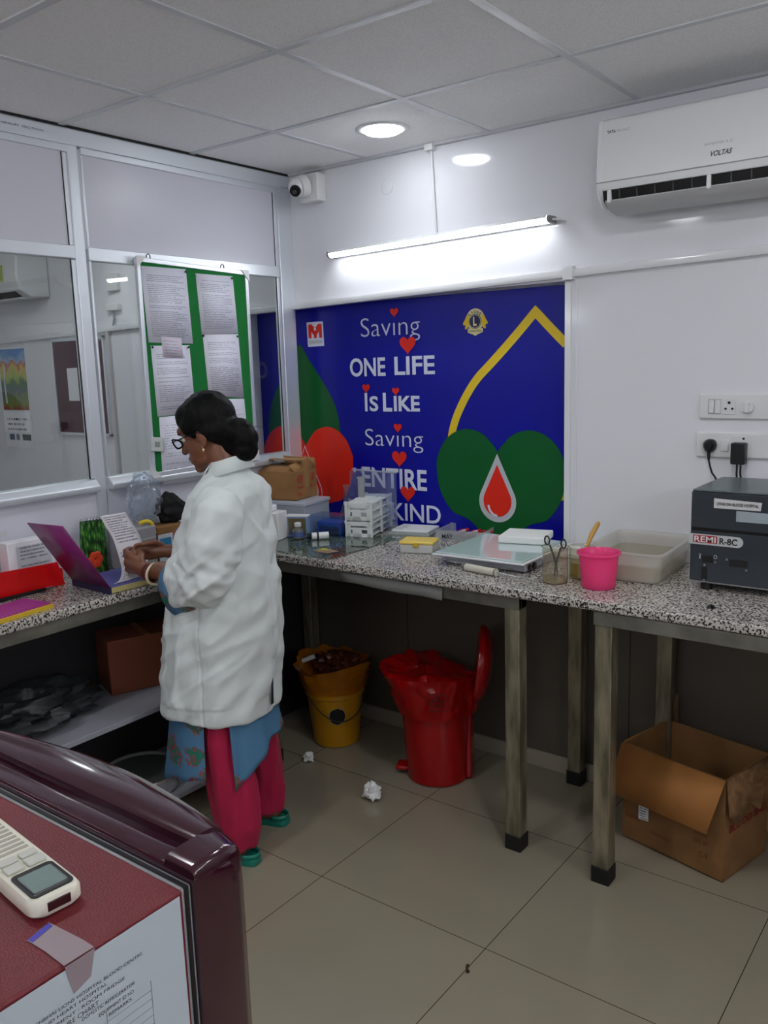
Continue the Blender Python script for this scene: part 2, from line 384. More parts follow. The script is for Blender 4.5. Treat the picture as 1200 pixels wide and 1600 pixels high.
for p, s, nm in ((p0, -1, 'end_cap'), (p1, 1, 'end_cap')):
    b = B(); b.loft([[p+d*k*s+Vector((0, y*1.04, z*1.04)) for y, z in prof+[(.036, .013), (.036, -.013)]] for k in (0, .012)], smooth=False); b.obj(nm, mat('grey_cap', (120, 120, 122), .4), t, bevel=.002)
b = B(); b.tube([p1+Vector((.012, .0, 0)), p1+Vector((.04, .01, -.002)), p1+Vector((.055, .03, -.008))], .004); b.obj('cable', M_white, t)
b = B(); b.cyl((.825, -.006, 2.24), (.808, -.006, 2.58), .0055, n=8); b.box(.79, .83, -.03, 0, 2.565, 2.588); tag(b.obj('conduit', M_white), 'thin white wiring conduit running from the tube light up to the ceiling', 'conduit')
b = B(); b.lathe((0, 0, 0), [(.03, 0), (.03, .002), (.026, .004), (.0, .004)], 28)
o = b.obj('blank_cover_plate', M_wall); o.matrix_world = Matrix.Translation((.575, 0, 2.457)) @ Matrix.Rotation(PI/2, 4, 'X'); tag(o, 'round wall-coloured cover plate high on the back wall above the tube light', 'cover plate')

# ---------------------------------------------------------------- mural in the recess
K = 3.09096
MY = .078
def mm(x, z): s = (K+MY-.004)/K; return (CAM.x+(x-CAM.x)*s, CAM.z+(z-CAM.z)*s)
mur = thing('wall_mural', 'wide blue printed blood donation mural recessed in the back wall', 'mural', (.56, MY, .93))
M_blue = mat('mural_blue', (1, 6, 146), .32, spec=.3)
M_green = mat('mural_green', (2, 88, 36), .32, spec=.3)
M_mred = mat('mural_red', (222, 42, 24), .32, spec=.3)
M_yel = mat('mural_yellow', (228, 196, 20), .35)
M_mwhite = mat('mural_white', (218, 222, 240), .4)
M_mgrey = mat('mural_grey', (190, 194, 200), .4)
B().box(-.331, 1.404, MY, MY+.01, .935, 1.995).obj('backing', M_blue, mur)
X0, X1 = -.330, 1.4035
def clipx(P):
    def cut(P, side, lim):
        out = []
        for i, a in enumerate(P):
            c = P[i-1]; ia = (a[0] >= lim) if side else (a[0] <= lim); ic = (c[0] >= lim) if side else (c[0] <= lim)
            if ia != ic: t_ = (lim-c[0])/(a[0]-c[0]); out.append((lim, c[1]+(a[1]-c[1])*t_))
            if ia: out.append(a)
        return out
    P = cut(P, True, X0); P = cut(P, False, X1)
    def cutz(P, lim):
        out = []
        for i, a in enumerate(P):
            c = P[i-1]; ia = a[1] >= lim; ic = c[1] >= lim
            if ia != ic: t_ = (lim-c[1])/(a[1]-c[1]); out.append((c[0]+(a[0]-c[0])*t_, lim))
            if ia: out.append(a)
        return out
    return cutz(P, .937)
def shape(name, P, m, lvl, parent=mur, raw=False):
    P = clipx(P if raw else [mm(*p) for p in P])
    b = B(); v = [b.bm.verts.new((x, MY-.0008*lvl, z)) for x, z in P]; f = b.bm.faces.new(v)
    b.bm.normal_update()
    if f.normal.y > 0: f.normal_flip()
    bmesh.ops.triangulate(b.bm, faces=[f])
    return b.obj(name, m, parent, recalc=False)
def drop(cx, top, bot, hw, zc, k=7):
    """teardrop with a straight-sided point"""
    r = hw; P = [(cx, top)]
    a0 = math.asin(min(.98, r/(top-zc)))
    for i in range(k*5+1):
        a = a0+(2*PI-2*a0)*i/(k*5); P.append((cx-r*math.sin(PI/2-a+PI/2)*1, 0))
    P = [(cx, top)]
    s = (PI/2-a0)
    for i in range(41):
        a = (PI/2+s*1.0)+(2*PI-2*s)*i/40
        P.append((cx+r*math.cos(a), zc+(zc-bot)*math.sin(a) if math.sin(a) < 0 else zc+r*math.sin(a)))
    return P
def heart(cx, cz, w, h):
    P = []
    for i in range(48):
        t_ = 2*PI*i/48; x = 16*math.sin(t_)**3; z = 13*math.cos(t_)-5*math.cos(2*t_)-2*math.cos(3*t_)-math.cos(4*t_)
        P.append((cx+x/32*w, cz+(z+2.5)/29*h))
    return P
gl = catmull([(.02, 1.815), (.075, 1.745), (.145, 1.657), (.2, 1.58), (.237, 1.507), (.257, 1.40), (.25, 1.30), (.2, 1.2), (-.16, 1.2), (-.21, 1.30), (-.217, 1.40), (-.197, 1.507), (-.16, 1.58), (-.105, 1.657), (-.035, 1.745)], 6)
shape('green_drop', gl, M_green, 1)
def big_heart(cx, notch, lobes_top, half, zl, bot):
    R_ = [(0, notch), (.09*half, notch+.034), (half*.24, lobes_top-.019), (half*.46, lobes_top), (half*.68, lobes_top-.014), (half*.86, lobes_top-.055), (half*.97, lobes_top-.115), (half, zl), (half*.95, zl-.1), (half*.75, zl-.19), (half*.45, (zl+bot)/2-.06), (half*.15, bot+.02), (0, bot)]
    Lr = catmull([(cx+x, z) for x, z in R_], 6, closed=False)
    return Lr + [(2*cx-x, z) for x, z in Lr[-2:0:-1]]
shape('red_heart', big_heart(.033, 1.331, 1.424, .295, 1.27, .95), M_mred, 2)
d2 = drop(.026, 1.324, 1.0, .098, 1.10)
def scale_shape(P, c, s): return [(c[0]+(x-c[0])*s, c[1]+(z-c[1])*s) for x, z in P]
shape('drop_outline', scale_shape(d2, (.026, 1.12), 1.03), M_mwhite, 3); shape('drop_band', scale_shape(d2, (.026, 1.12), .99), M_mred, 4)
shape('drop_fill', scale_shape(d2, (.026, 1.12), .80), M_mgrey, 5); shape('drop_core', scale_shape(d2, (.026, 1.12), .5), M_mred, 6)
# yellow outline and the green heart at the right
mid_ = catmull([(1.276, 1.895), (1.21, 1.828), (1.145, 1.765), (1.075, 1.70), (1.009, 1.64), (.955, 1.57), (.905, 1.482), (.880, 1.41), (.875, 1.36)], 4, False)
yo, yi = [], []
for i, (x, z) in enumerate(mid_):
    a_, c_ = mid_[max(0, i-1)], mid_[min(len(mid_)-1, i+1)]; dx, dz = c_[0]-a_[0], c_[1]-a_[1]; q_ = math.hypot(dx, dz)
    yo.append((x+dz/q_*.018, z-dx/q_*.018)); yi.append((x-dz/q_*.018, z+dx/q_*.018))
yo[0], yi[0] = (1.276, 1.919), (1.276, 1.869)
for sgn in (1, -1):
    fo = [(1.276+(x-1.276)*sgn, z) for x, z in yo]; fi = [(1.276+(x-1.276)*sgn, z) for x, z in yi]
    if sgn < 0: fo, fi = fo[:9], fi[:9]
    co, ci = fo, fi
    shape('yellow_outline', co+ci[::-1], M_yel, 1.5)
shape('yellow_outline', [(1.36, 1.178), (1.42, 1.215), (1.42, 1.16), (1.372, 1.15)], M_yel, 1.2)
shape('green_heart', big_heart(1.103, 1.338, 1.43, .305, 1.262, .93), M_green, 2)
d3 = drop(1.10, 1.33, 1.041, .088, 1.128)
shape('drop_border', scale_shape(d3, (1.10, 1.15), 1.0), M_mgrey, 3); shape('drop_core', scale_shape(d3, (1.10, 1.14), .76), M_mred, 4)
arc = [(1.10-.047*math.cos(a), 1.115-.052*math.sin(a)) for a in [PI*.02+PI*.48*i/10 for i in range(11)]]; arc2 = [(1.10-.037*math.cos(a), 1.115-.042*math.sin(a)) for a in [PI*.02+PI*.48*i/10 for i in range(11)]]
shape('drop_highlight', arc+arc2[::-1], M_mwhite, 5)
# lettering
def mtext(s, xa, xb, za, zb, bold=0, lvl=3):
    a = mm(xa, za); c = mm(xb, zb)
    return text('lettering', s, M_mwhite, a[0], c[0], (a[1], c[1]), mur, (0, MY-.0008*lvl, 0), (1, 0, 0), (0, 0, 1), (0, -1, 0), bold)
mtext('Sav\u0131ng', .402, .727, 1.834, 1.917, -.012)
mtext('ONE', .33, .535, 1.661, 1.738, .022); mtext('LIFE', .585, .80, 1.664, 1.739, .022)
mtext('I', .411, .426, 1.503, 1.580, .03); mtext('S', .438, .488, 1.503, 1.566, .025); mtext('L', .515, .566, 1.503, 1.580, .03); mtext('IKE', .576, .717, 1.504, 1.567, .03)
mtext('Sav\u0131ng', .406, .73, 1.343, 1.420, -.012)
mtext('ENTIRE', .379, .745, 1.153, 1.240, .022); mtext('MANKIND', .29, .815, 1.008, 1.085, .012)
for cx, cz, w_, h_ in ((.592, 1.931, .046, .04), (.66, 1.786, .086, .078), (.421, 1.602, .044, .042), (.588, 1.588, .04, .036), (.594, 1.425, .045, .042), (.598, 1.285, .082, .075), (.64, 1.128, .08, .072)):
    shape('small_heart', heart(cx, cz, w_, h_), M_mred, 4)
# square logo with the M shape
shape('square_logo', [(.073, 1.917), (.176, 1.917), (.178, 1.804), (.076, 1.803)], M_mwhite, 2)
shape('logo_mark', [(.083, 1.842), (.083, 1.905), (.103, 1.908), (.126, 1.888), (.148, 1.908), (.168, 1.905), (.168, 1.842), (.151, 1.842), (.149, 1.872), (.135, 1.855), (.135, 1.842), (.117, 1.842), (.117, 1.855), (.102, 1.872), (.101, 1.842)], M_mred, 3)
shape('logo_mark', [(.086, 1.816), (.168, 1.817), (.168, 1.832), (.086, 1.831)], M_mgrey, 3)
shape('logo_mark', [(.126+.008*math.cos(a), 1.884+.008*math.sin(a)) for a in [2*PI*i/12 for i in range(12)]], M_mwhite, 4)
# round service-club emblem
def disc(cx, cz, r, n=36, sx=1): return [(cx+r*sx*math.cos(a), cz+r*math.sin(a)) for a in [2*PI*i/n for i in range(n)]]
EX, EZ = 1.003, 1.872
M_cream = mat('emblem_cream', (232, 222, 160), .4); M_navy = mat('emblem_navy', (14, 20, 80), .4)
shape('emblem', disc(EX, EZ+.008, .044), M_cream, 2)
for s in (-1, 1):
    shape('emblem', [(EX+s*x, EZ+z) for x, z in ((.03, .028), (.044, .022), (.05, .008), (.06, -.006), (.056, -.014), (.048, -.012), (.05, -.03), (.038, -.028), (.03, -.01))], M_yel, 2.5)
shape('emblem', [(EX-.036, EZ-.028), (EX+.036, EZ-.028), (EX+.036, EZ-.044), (EX+.012, EZ-.052), (EX, EZ-.058), (EX-.012, EZ-.052), (EX-.036, EZ-.044)], M_cream, 3)
shape('emblem', disc(EX, EZ, .030), M_navy, 4); shape('emblem', disc(EX, EZ, .0275), M_cream, 5); shape('emblem', disc(EX, EZ, .0255), M_navy, 6)
a = mm(EX-.008, EZ-.016); c = mm(EX+.009, EZ+.017)
text('emblem', 'L', M_cream, a[0], c[0], (a[1], c[1]), mur, (0, MY-.0056, 0), (1, 0, 0), (0, 0, 1), (0, -1, 0), .04)
for i, ch in enumerate('LIONS'):
    an = PI/2+(2-i)*.36; cx, cz = mm(EX+.0375*math.cos(an), EZ+.001+.0375*math.sin(an)); u_ = Vector((math.sin(an), 0, -math.cos(an))); v_ = Vector((math.cos(an), 0, math.sin(an)))
    text('emblem', ch, M_navy, -.0045 if ch != 'I' else -.0015, .0045 if ch != 'I' else .0015, (-.006, .006), mur, (cx, MY-.0045, cz), u_, v_, (0, -1, 0), .02)
a = mm(EX-.030, EZ-.043); c = mm(EX+.030, EZ-.034)
text('emblem', 'INTERNATIONAL', M_navy, a[0], c[0], (a[1], c[1]), mur, (0, MY-.003, 0), (1, 0, 0), (0, 0, 1), (0, -1, 0), 0)
# ================================================================ BACK COUNTER
T = .962
b = B()
b.prism([(.012, -.655), (4.3, -.655), (4.3, -.002), (.012, -.002)], (0, 0, T-.032), (1, 0, 0), (0, 1, 0), (0, 0, .032))
tag(b.obj('granite_worktop', M_granite, bevel=.006), 'speckled grey granite worktop running along the back wall under the mural', 'worktop')
struct(B().box(-.34, 1.404, -.0015, .124, .931, T).obj('trim_12', M_granite))
b = B(); b.prism([(.012, -4.4), (.405, -4.4), (.405, -.657), (.012, -.657)], (0, 0, T-.032), (1, 0, 0), (0, 1, 0), (0, 0, .032))
tag(b.obj('granite_worktop', M_granite, bevel=.006), 'narrow speckled granite worktop along the aluminium partition, holding the open register', 'worktop')
def steel_table(label, x0, x1, y0, y1, legs, apron=True, group=None):
    t = thing('steel_table_frame', label, 'table frame', ((x0+x1)/2, (y0+y1)/2, 0))
    for (x, y) in legs:
        l = B().box(x-.028, x+.028, y-.028, y+.028, .05, T-.034).obj('leg', M_steel, t, bevel=.003)
        f = B().box(x-.031, x+.031, y-.031, y+.031, 0, .058).obj('rubber_foot', M_rubber, l, bevel=.003)
    if apron:
        b = B(); b.box(x0, x1, y0, y0+.02, T-.078, T-.034); b.box(x0, x1, y1-.02, y1, T-.078, T-.034); b.box(x0, x0+.02, y0+.02, y1-.02, T-.078, T-.034); b.box(x1-.02, x1, y0+.02, y1-.02, T-.078, T-.034)
        b.obj('apron', M_steel2, t, bevel=.002)
    return t
steel_table('stained steel table frame under the long worktop, over the red and yellow bins', .28, 1.54, -.635, -.02, [(.31, -.605), (1.512, -.605), (1.487, -.05), (.0+.06, -.05)])
steel_table('stained steel table frame at the right, standing over the open cardboard carton', 1.81, 3.0, -.65, -.02, [(1.842, -.618), (1.842, -.05), (2.95, -.618), (2.95, -.05)])
b = B(); b.loft([[(x, -.641, T-.038), (x, -.645, z)] for x, z in ((.77, T-.075), (.84, T-.072), (.93, T-.078), (1.05, T-.081), (1.15, T-.079), (1.24, T-.083))], False, False, closed=False)
tag(b.obj('plastic_sheet', clear_mat('milky_plastic', (200, 200, 195), .2, 1.4, body=.25), solid=.0015), 'strip of milky plastic sheet tucked under the front edge of the worktop', 'plastic sheet')
# ------------------------------------------------ things on the back counter
TG = T+.006
o = B().box(.02, .715, -.628, -.16, T, TG).obj('glass_sheet', clear_mat('green_glass', (232, 244, 238), .02, 1.5, base_gloss=.16), bevel=.001)
tag(o, 'clear greenish glass sheet lying flat on the left end of the back counter', 'glass sheet')
# test tube racks
M_rack = mat('white_rack', (228, 232, 230), .4)
def tube_rack(name, lab_, z0, h):
    t = thing(name, lab_, 'test tube rack', (.5, -.13, z0), 'white test tube racks')
    Rm = rotz((.505, -.115, 0), math.radians(108))   # long axis local x
    L_, W_ = .265, .118
    for z, nm in ((z0+.006, 'bottom_shelf'), (z0+h*.52, 'middle_shelf'), (z0+h-.006, 'top_shelf')):
        b = B()
        nx, ny = 10, 4
        if nm == 'bottom_shelf': b.box(-L_/2, L_/2, -W_/2, W_/2, z-.002, z+.002, Rm)
        else:
            for i in range(nx+1): x = -L_/2+L_*i/nx; b.box(x-.0035, x+.0035, -W_/2, W_/2, z-.0035, z+.0035, Rm)
            for i in range(ny+1): y = -W_/2+W_*i/ny; b.box(-L_/2, L_/2, y-.0035, y+.0035, z-.003, z+.003, Rm)
        b.obj(nm, M_rack, t)
    for s in (-1, 1):
        b = B(); x = s*L_/2
        b.box(x-.003, x+.003, -W_/2, W_/2, z0, z0+h*.22, Rm); b.box(x-.003, x+.003, -W_/2, W_/2, z0+h*.72, z0+h, Rm)
        b.box(x-.003, x+.003, -W_/2, -W_/2+.02, z0, z0+h, Rm); b.box(x-.003, x+.003, W_/2-.02, W_/2, z0, z0+h, Rm); b.box(x-.003, x+.003, -.012, .03, z0, z0+h*.6, Rm)
        for y in (-W_/2, W_/2): b.box(x-.006, x+.006, y-.006, y+.006, z0+h-.01, z0+h+.004, Rm)
        b.obj('end_panel', M_rack, t)
    for s in (-1, 1):
        for k in (-.5, .0, .5):
            b = B(); b.box(k*L_-.007 if abs(k) < .4 else k*L_-.004, k*L_+.007 if abs(k) < .4 else k*L_+.004, s*W_/2-.004, s*W_/2+.004, z0, z0+h, Rm); b.obj('post', M_rack, t)
    return t
tube_rack('test_tube_rack', 'lower white plastic test tube rack, with another rack stacked on it', TG, .068)
tube_rack('test_tube_rack', 'upper white plastic test tube rack, stacked on top of another', TG+.073, .078)
# conical flask
o = B().lathe((.335, -.062, T), [(.045, .0), (.052, .003), (.05, .015), (.03, .08), (.016, .125), (.015, .19), (.019, .2), (.0175, .2), (.0135, .19), (.0145, .126), (.028, .08), (.047, .015), (.045, .005)], 32, True, True).obj('conical_flask', clear_mat('lab_glass', (246, 249, 250), .02, 1.5, body=.03, base_gloss=.05))
tag(o, 'small clear conical glass flask standing behind the tube racks', 'flask')
# acrylic stand with a bar along its top
t = thing('acrylic_stand', 'clear acrylic stand with a top rail, standing against the mural', 'stand', (.5, -.06, T))
M_acr = clear_mat('acrylic', (238, 243, 250), .03, 1.5, body=.06, base_gloss=.04)
b = B(); b.box(.385, .61, -.045, -.041, T, 1.235); b.obj('back_plate', M_acr, t)
for x in (.385, .606): B().box(x, x+.004, -.1, -.045, T, 1.233).obj('side_plate', M_acr, t)
b = B(); b.cyl((.37, -.06, 1.236), (.625, -.06, 1.233), .004, n=10); b.cyl((.385, -.06, 1.225), (.385, -.06, 1.245), .007, n=10); b.cyl((.43, -.06, 1.225), (.43, -.06, 1.245), .007, n=10); b.obj('top_rail', clear_mat('acrylic_rod', (215, 222, 235), .1, 1.45, body=.35), t)
b = B(); b.cyl((.435, -.08, 1.03), (.437, -.08, 1.2), .016, n=20); b.cyl((.437, -.08, 1.2), (.437, -.08, 1.208), .019, n=20)
tag(b.obj('plastic_tube', clear_mat('frosted_tube', (225, 230, 230), .25, 1.4, body=.55, body_c=(225, 228, 222))), 'frosted white tube standing upright behind the tube racks in the acrylic stand', 'tube')
B().cyl((.435, -.08, T), (.435, -.08, 1.03), .012, n=14).obj('tube_foot', M_acr, t)
# grey box, open box with brown board, blue trays, white box
M_grey = mat('grey_plastic', (150, 158, 170), .4)
def openbox(b, x0, x1, y0, y1, z0, z1, th=.003, M=None):
    b.box(x0, x1, y0, y1, z0, z0+th, M); b.box(x0, x0+th, y0, y1, z0, z1, M); b.box(x1-th, x1, y0, y1, z0, z1, M); b.box(x0+th, x1-th, y0, y0+th, z0, z1, M); b.box(x0+th, x1-th, y1-th, y1, z0, z1, M)
t = thing('document_box', 'long pale grey box lying under the brown carton', 'box', (.1, -.1, TG))
Rm = rotz((.15, -.24, 0), .12)
B().box(-.12, .14, -.10, .10, T+.007, 1.098, Rm).obj('body', mat('pale_grey_card', (158, 164, 172), .5), t, bevel=.003)
B().box(-.124, .145, -.105, .105, 1.096, 1.112, Rm).obj('lid', mat('pale_grey_lid', (170, 176, 184), .45), t, bevel=.003)
t = thing('open_specimen_box', 'small upright box with a white rim and brown board inside, on the glass sheet', 'box', (.30, -.36, TG))
Rm = rotz((.305, -.372, 0), .35)
b = B(); b.box(-.05, .05, -.012, .02, TG, TG+.095, Rm); b.obj('body', mat('blue_white_plastic', (120, 150, 190), .4), t, bevel=.003)
B().box(-.04, .042, -.0145, -.0125, TG+.012, TG+.085, Rm).obj('board', mat('brown_board', (105, 92, 62), .7), t)
B().box(-.052, .052, -.018, .022, TG+.092, TG+.1, Rm).obj('rim', M_white, t, bevel=.002)
t = thing('blue_rack_tray', 'blue rack tray inside a clear plastic sleeve beside the tube racks', 'tray', (.3, -.19, TG))
Rm = rotz((.375, -.225, 0), .15)
M_bluep = mat('blue_plastic', (28, 82, 175), .35)
b = B(); b.box(-.055, .07, -.04, .04, TG+.035, TG+.055, Rm)
for x in (-.055, .062): b.box(x, x+.008, -.04, .04, TG, TG+.035, Rm)
b.box(-.055, .07, .032, .04, TG, TG+.035, Rm); b.obj('tray', M_bluep, t, bevel=.002)
B().box(-.09, .075, -.05, .05, TG+.0015, TG+.085, Rm).obj('sleeve', clear_mat('clear_blue_sleeve', (215, 228, 248), .08, 1.4, body=.14, body_c=(150, 180, 225)), t, bevel=.004)
t = thing('white_glove_box', 'upright white box on the counter right behind the coat', 'box', (.27, -.42, T))
Rm = rotz((.235, -.455, 0), .3)
B().box(-.05, .045, -.04, .05, TG, 1.09, Rm).obj('body', M_white, t, bevel=.004)
B().box(-.045, .01, -.03, .03, 1.09, 1.12, Rm).obj('tissue', M_paper, t, bevel=.008)
# small bottle, roll with black end
t = thing('reagent_bottle', 'small clear bottle with a labelled front, standing on the glass sheet', 'bottle', (.33, -.4, TG))
B().lathe((.33, -.4, TG), [(.022, 0), (.025, .003), (.025, .036), (.02, .045), (.012, .05), (.012, .056)], 28).obj('body', clear_mat('bottle_glass', (220, 228, 228), .03, 1.5, body=.15, base_gloss=.1), t)
B().lathe((.33, -.4, TG), [(.015, .055), (.015, .07), (.012, .072)], 24).obj('cap', M_white, t)
B().lathe((.33, -.4, TG), [(.0255, .01), (.0255, .032)], 28, False, False).obj('label_band', mat('label_blue', (70, 90, 140), .6), t)
B().ball((.33, -.4, TG+.006), (.016, .016, .005)).obj('liquid', mat('yellow_liquid', (175, 135, 50), .3), t)
t = thing('marker_vial', 'small white cylinder with a black end lying on the glass sheet', 'vial', (.42, -.35, TG))
B().cyl((.40, -.39, TG+.016), (.45, -.335, TG+.016), .0155, n=20).obj('body', M_white_gloss, t, bevel=.001)
B().cyl((.398, -.3925, TG+.016), (.388, -.404, TG+.016), .0155, .013, n=20).obj('black_end', M_black, t)
B().cyl((.415, -.374, TG+.0162), (.421, -.3675, TG+.0162), .0159, n=20).obj('black_ring', M_black, t)
b = B(); b.prism([(-.05, -.03), (.04, -.035), (.055, .02), (-.03, .035)], (.60, -.53, TG), (1, 0, 0), (0, 1, 0), (0, 0, .0008))
t = thing('wet_label', 'flat brownish label with a yellow corner on the glass sheet', 'label', (.6, -.53, TG))
o = b.obj('paper', mat('brown_wash', (140, 118, 92), .5, noise_c=(150, 135, 110), nscale=40), t)
b = B(); b.prism([(-.03, -.01), (.01, -.014), (.015, .01), (-.022, .014)], (.585, -.515, TG+.0009), (1, 0, 0), (0, 1, 0), (0, 0, .0006)); b.obj('yellow_patch', mat('yellow_patch', (190, 190, 30), .6), t)
# brown carton on the grey box, flaps open
def carton(name, lbl, cx, cy, z0, w_, d_, h_, ang, m=M_card, th=.004):
    t = thing(name, lbl, 'cardboard box', (cx, cy, z0)); Rm = rotz((cx, cy, 0), ang)
    b = B(); openbox(b, -w_/2, w_/2, -d_/2, d_/2, z0, z0+h_, th, Rm); b.obj('body', m, t)
    return t, Rm
t, Rm = carton('cardboard_box', 'small open brown carton with red print, perched on the grey box behind her', .118, -.225, 1.1135, .20, .18, .128, .17)
def flap(Rm, P, t, m=M_card, nm='flap'):
    b = B(); b.quad(*[Rm @ Vector(p) for p in P]); return b.obj(nm, m, t, solid=.003)
z = 1.2415
flap(Rm, [(-.10, -.09, z), (.10, -.09, z), (.095, .0, z+.022), (-.095, -.0, z+.025)], t)
flap(Rm, [(-.10, .09, z), (.10, .09, z), (.095, .085, z+.05), (-.09, .085, z+.055)], t)
flap(Rm, [(.10, -.09, z), (.10, .09, z), (.06, .085, z+.045), (.06, -.085, z+.03)], t)
b = B(); b.prism([(-.09, -.02), (.10, -.02), (.10, .012), (-.085, .014)], (0, 0, 0), (1, 0, 0), (0, 1, 0), (0, 0, .004)); 
for v in b.bm.verts: v.co = Rm @ Vector((v.co.x, v.co.y, v.co.z+z+.028+.05*math.exp(-((v.co.x)/.09)**2)*0+.02))
b.obj('tape_strip', mat('tan_tape', (168, 132, 84), .45), t)
b = B(); b.box(.1003, .1013, -.015, .02, z-.08, z-.0, Rm); b.obj('side_tape', mat('tan_tape_side', (150, 115, 66), .5), t)
u_ = Rm.to_3x3() @ Vector((0, 1, 0)); n_ = Rm.to_3x3() @ Vector((1, 0, 0)); oo = Rm @ Vector((.1005, 0, 0))
for s, xa, xb, za, zb in (('KEEP', -.075, -.03, 1.19, 1.225), ('FRAGILE', -.078, -.025, 1.165, 1.178), ('UP', .035, .07, 1.19, 1.225), ('16 x', .03, .07, 1.158, 1.175), ('BOX', -.07, -.04, 1.13, 1.148)):
    text('print', s, M_red_ink, xa, xb, (za, zb), t, oo, u_, (0, 0, 1), n_, .01)
# white tiles
t = thing('white_slide_tray', 'white rectangular tray with frosted rim right of the tube racks', 'tray', (.68, -.04, T)); Rm = rotz((.70, -.045, 0), .22)
B().box(-.10, .10, -.07, .09, T, T+.014, Rm).obj('tray', clear_mat('frosted', (215, 225, 222), .2, 1.4, body=.6, body_c=(222, 230, 228)), t, bevel=.004)
B().box(-.085, .09, -.055, .085, T+.0142, T+.026, Rm).obj('white_slab', M_white, t, bevel=.003)
for y in (-.04, 0, .04): B().box(-.07, -.035, y-.012, y+.012, T+.0262, T+.028, Rm).obj('slot', mat('pale_slot', (190, 198, 196), .5), t)
# yellow lid box
t = thing('tip_box', 'small white box with a yellow lid near the counter edge', 'box', (.92, -.33, T)); Rm = rotz((.925, -.325, 0), .33)
B().box(-.068, .068, -.05, .05, T, T+.036, Rm).obj('body', mat('milky_box', (196, 198, 192), .4), t, bevel=.004)
B().box(-.071, .071, -.053, .053, T+.0365, T+.048, Rm).obj('lid', mat('yellow_lid', (232, 204, 96), .4), t, bevel=.004)
B().box(-.012, .012, -.057, -.0535, T+.026, T+.044, Rm).obj('latch', mat('yellow_latch', (205, 165, 40), .4), t, bevel=.002)
# clear tray with red-capped tubes
t = thing('clear_tray', 'shallow clear plastic tray holding red-capped tubes by the mural', 'tray', (.93, 0, T)); Rm = rotz((.935, .005, 0), .18)
b = B(); openbox(b, -.10, .115, -.085, .09, T, T+.04, .002, Rm)
for a in ((-.106, .121, -.091, -.085), (-.106, .121, .09, .096)): b.box(*a, T+.038, T+.041, Rm)
b.obj('tray', clear_mat('clear_tray', (242, 247, 248), .06, 1.5, body=.28, base_gloss=.05), t)
M_redcap = mat('red_cap', (190, 20, 35), .35); M_blood = mat('dark_blood', (90, 14, 20), .3)
b0 = None
for i in range(6):
    x = -.06+.026*i; a = 1.0+.12*math.sin(i*2.1)
    p0 = Rm @ Vector((x, -.05, T+.014+.004*(i % 2))); p1 = Rm @ Vector((x+.055*math.cos(a), -.05+.09*math.sin(a), T+.018+.004*(i % 2)))
    q = thing('blood_tube', 'thin red-capped sample tube in the clear tray, '+('leftmost of six', 'second from the left', 'third from the left', 'third from the right', 'second from the right', 'rightmost of six')[i], 'sample tube', p0, 'red-capped sample tubes in the clear tray')
    B().cyl(p0, p1, .006, n=10).obj('glass_body', mat('tube_body', (200, 190, 200), .3) if i % 2 else M_blood, q)
    d_ = (p1-p0).normalized(); B().cyl(p1+d_*.001, p1+d_*.018, .0078, n=12).obj('cap', M_redcap, q)
text('print', 'MAY', M_black, -.07, -.02, (T+.006, T+.024), t, Rm @ Vector((0, -.0875, 0)), Rm.to_3x3() @ Vector((1, 0, 0)), (0, 0, 1), Rm.to_3x3() @ Vector((0, -1, 0)), .01)
# flat light box with glass top and foam block
t = thing('light_box', 'flat white light box with a glass top in the middle of the counter', 'light box', (1.3, -.28, T)); Rm = rotz((1.295, -.285, 0), .02)
b = B(); b.box(-.165, .17, -.165, .165, T+.003, T+.036, Rm); b.obj('case', mat('lightbox_grey', (160, 163, 172), .35), t, bevel=.006)
b = B(); b.box(-.2, .18, -.205, .20, T+.036, T+.044, Rm); b.obj('top_frame', M_white_gloss, t, bevel=.003)
b = B(); b.box(-.19, .172, -.197, .192, T+.0442, T+.050, Rm); b.obj('glass_top', mat('frosted_glass_top', (196, 214, 214), .06, coat=.6), t, bevel=.002)
for i, x in enumerate((.135, .150)): B().cyl(Rm @ Vector((.171, -.14+i*.035, T+.018)), Rm @ Vector((.178, -.14+i*.035, T+.018)), .011, n=16).obj('knob', M_black, t)
b = B(); b.box(-.14, .12, -.168, -.1655, T+.006, T+.012, Rm); b.obj('trim_line', M_chrome, t)
Rm = rotz((1.31, -.145, 0), .24)
tag(B().box(-.09, .09, -.085, .085, T+.051, T+.079, Rm).obj('foam_block', mat('white_foam', (232, 234, 230), .8), bevel=.005), 'white foam slab lying on top of the flat light box', 'foam slab')
b = B(); b.box(1.41, 1.56, -.16, -.02, T+.001, T+.02); tag(b.obj('white_tray', M_white, bevel=.004), 'low white tray behind the beakers, right of the light box', 'tray')
# syringe
t = thing('syringe', 'white barrel syringe with a metal rod lying at the counter edge', 'syringe', (1.34, -.52, T))
P = [Vector((1.262, -.515, T+.014)), Vector((1.40, -.535, T+.014)), Vector((1.50, -.545, T+.010))]
B().cyl(P[0], P[1], .0135, n=20).obj('barrel', mat('syringe_white', (205, 202, 186), .35), t, bevel=.001)
B().cyl(P[1]+(P[1]-P[0])*.01, P[2], .0035, n=10).obj('rod', M_chrome, t)
B().cyl(P[0]-(P[1]-P[0])*.02, P[0]-(P[1]-P[0])*.13, .006, .008, n=12).obj('nozzle', mat('dull_metal', (120, 120, 118), .35, metal=.6), t)
B().cyl(P[1]-(P[1]-P[0])*.05, P[1]-(P[1]-P[0])*.005, .0142, n=20).obj('ring', mat('grey_ring', (120, 118, 108), .4), t)
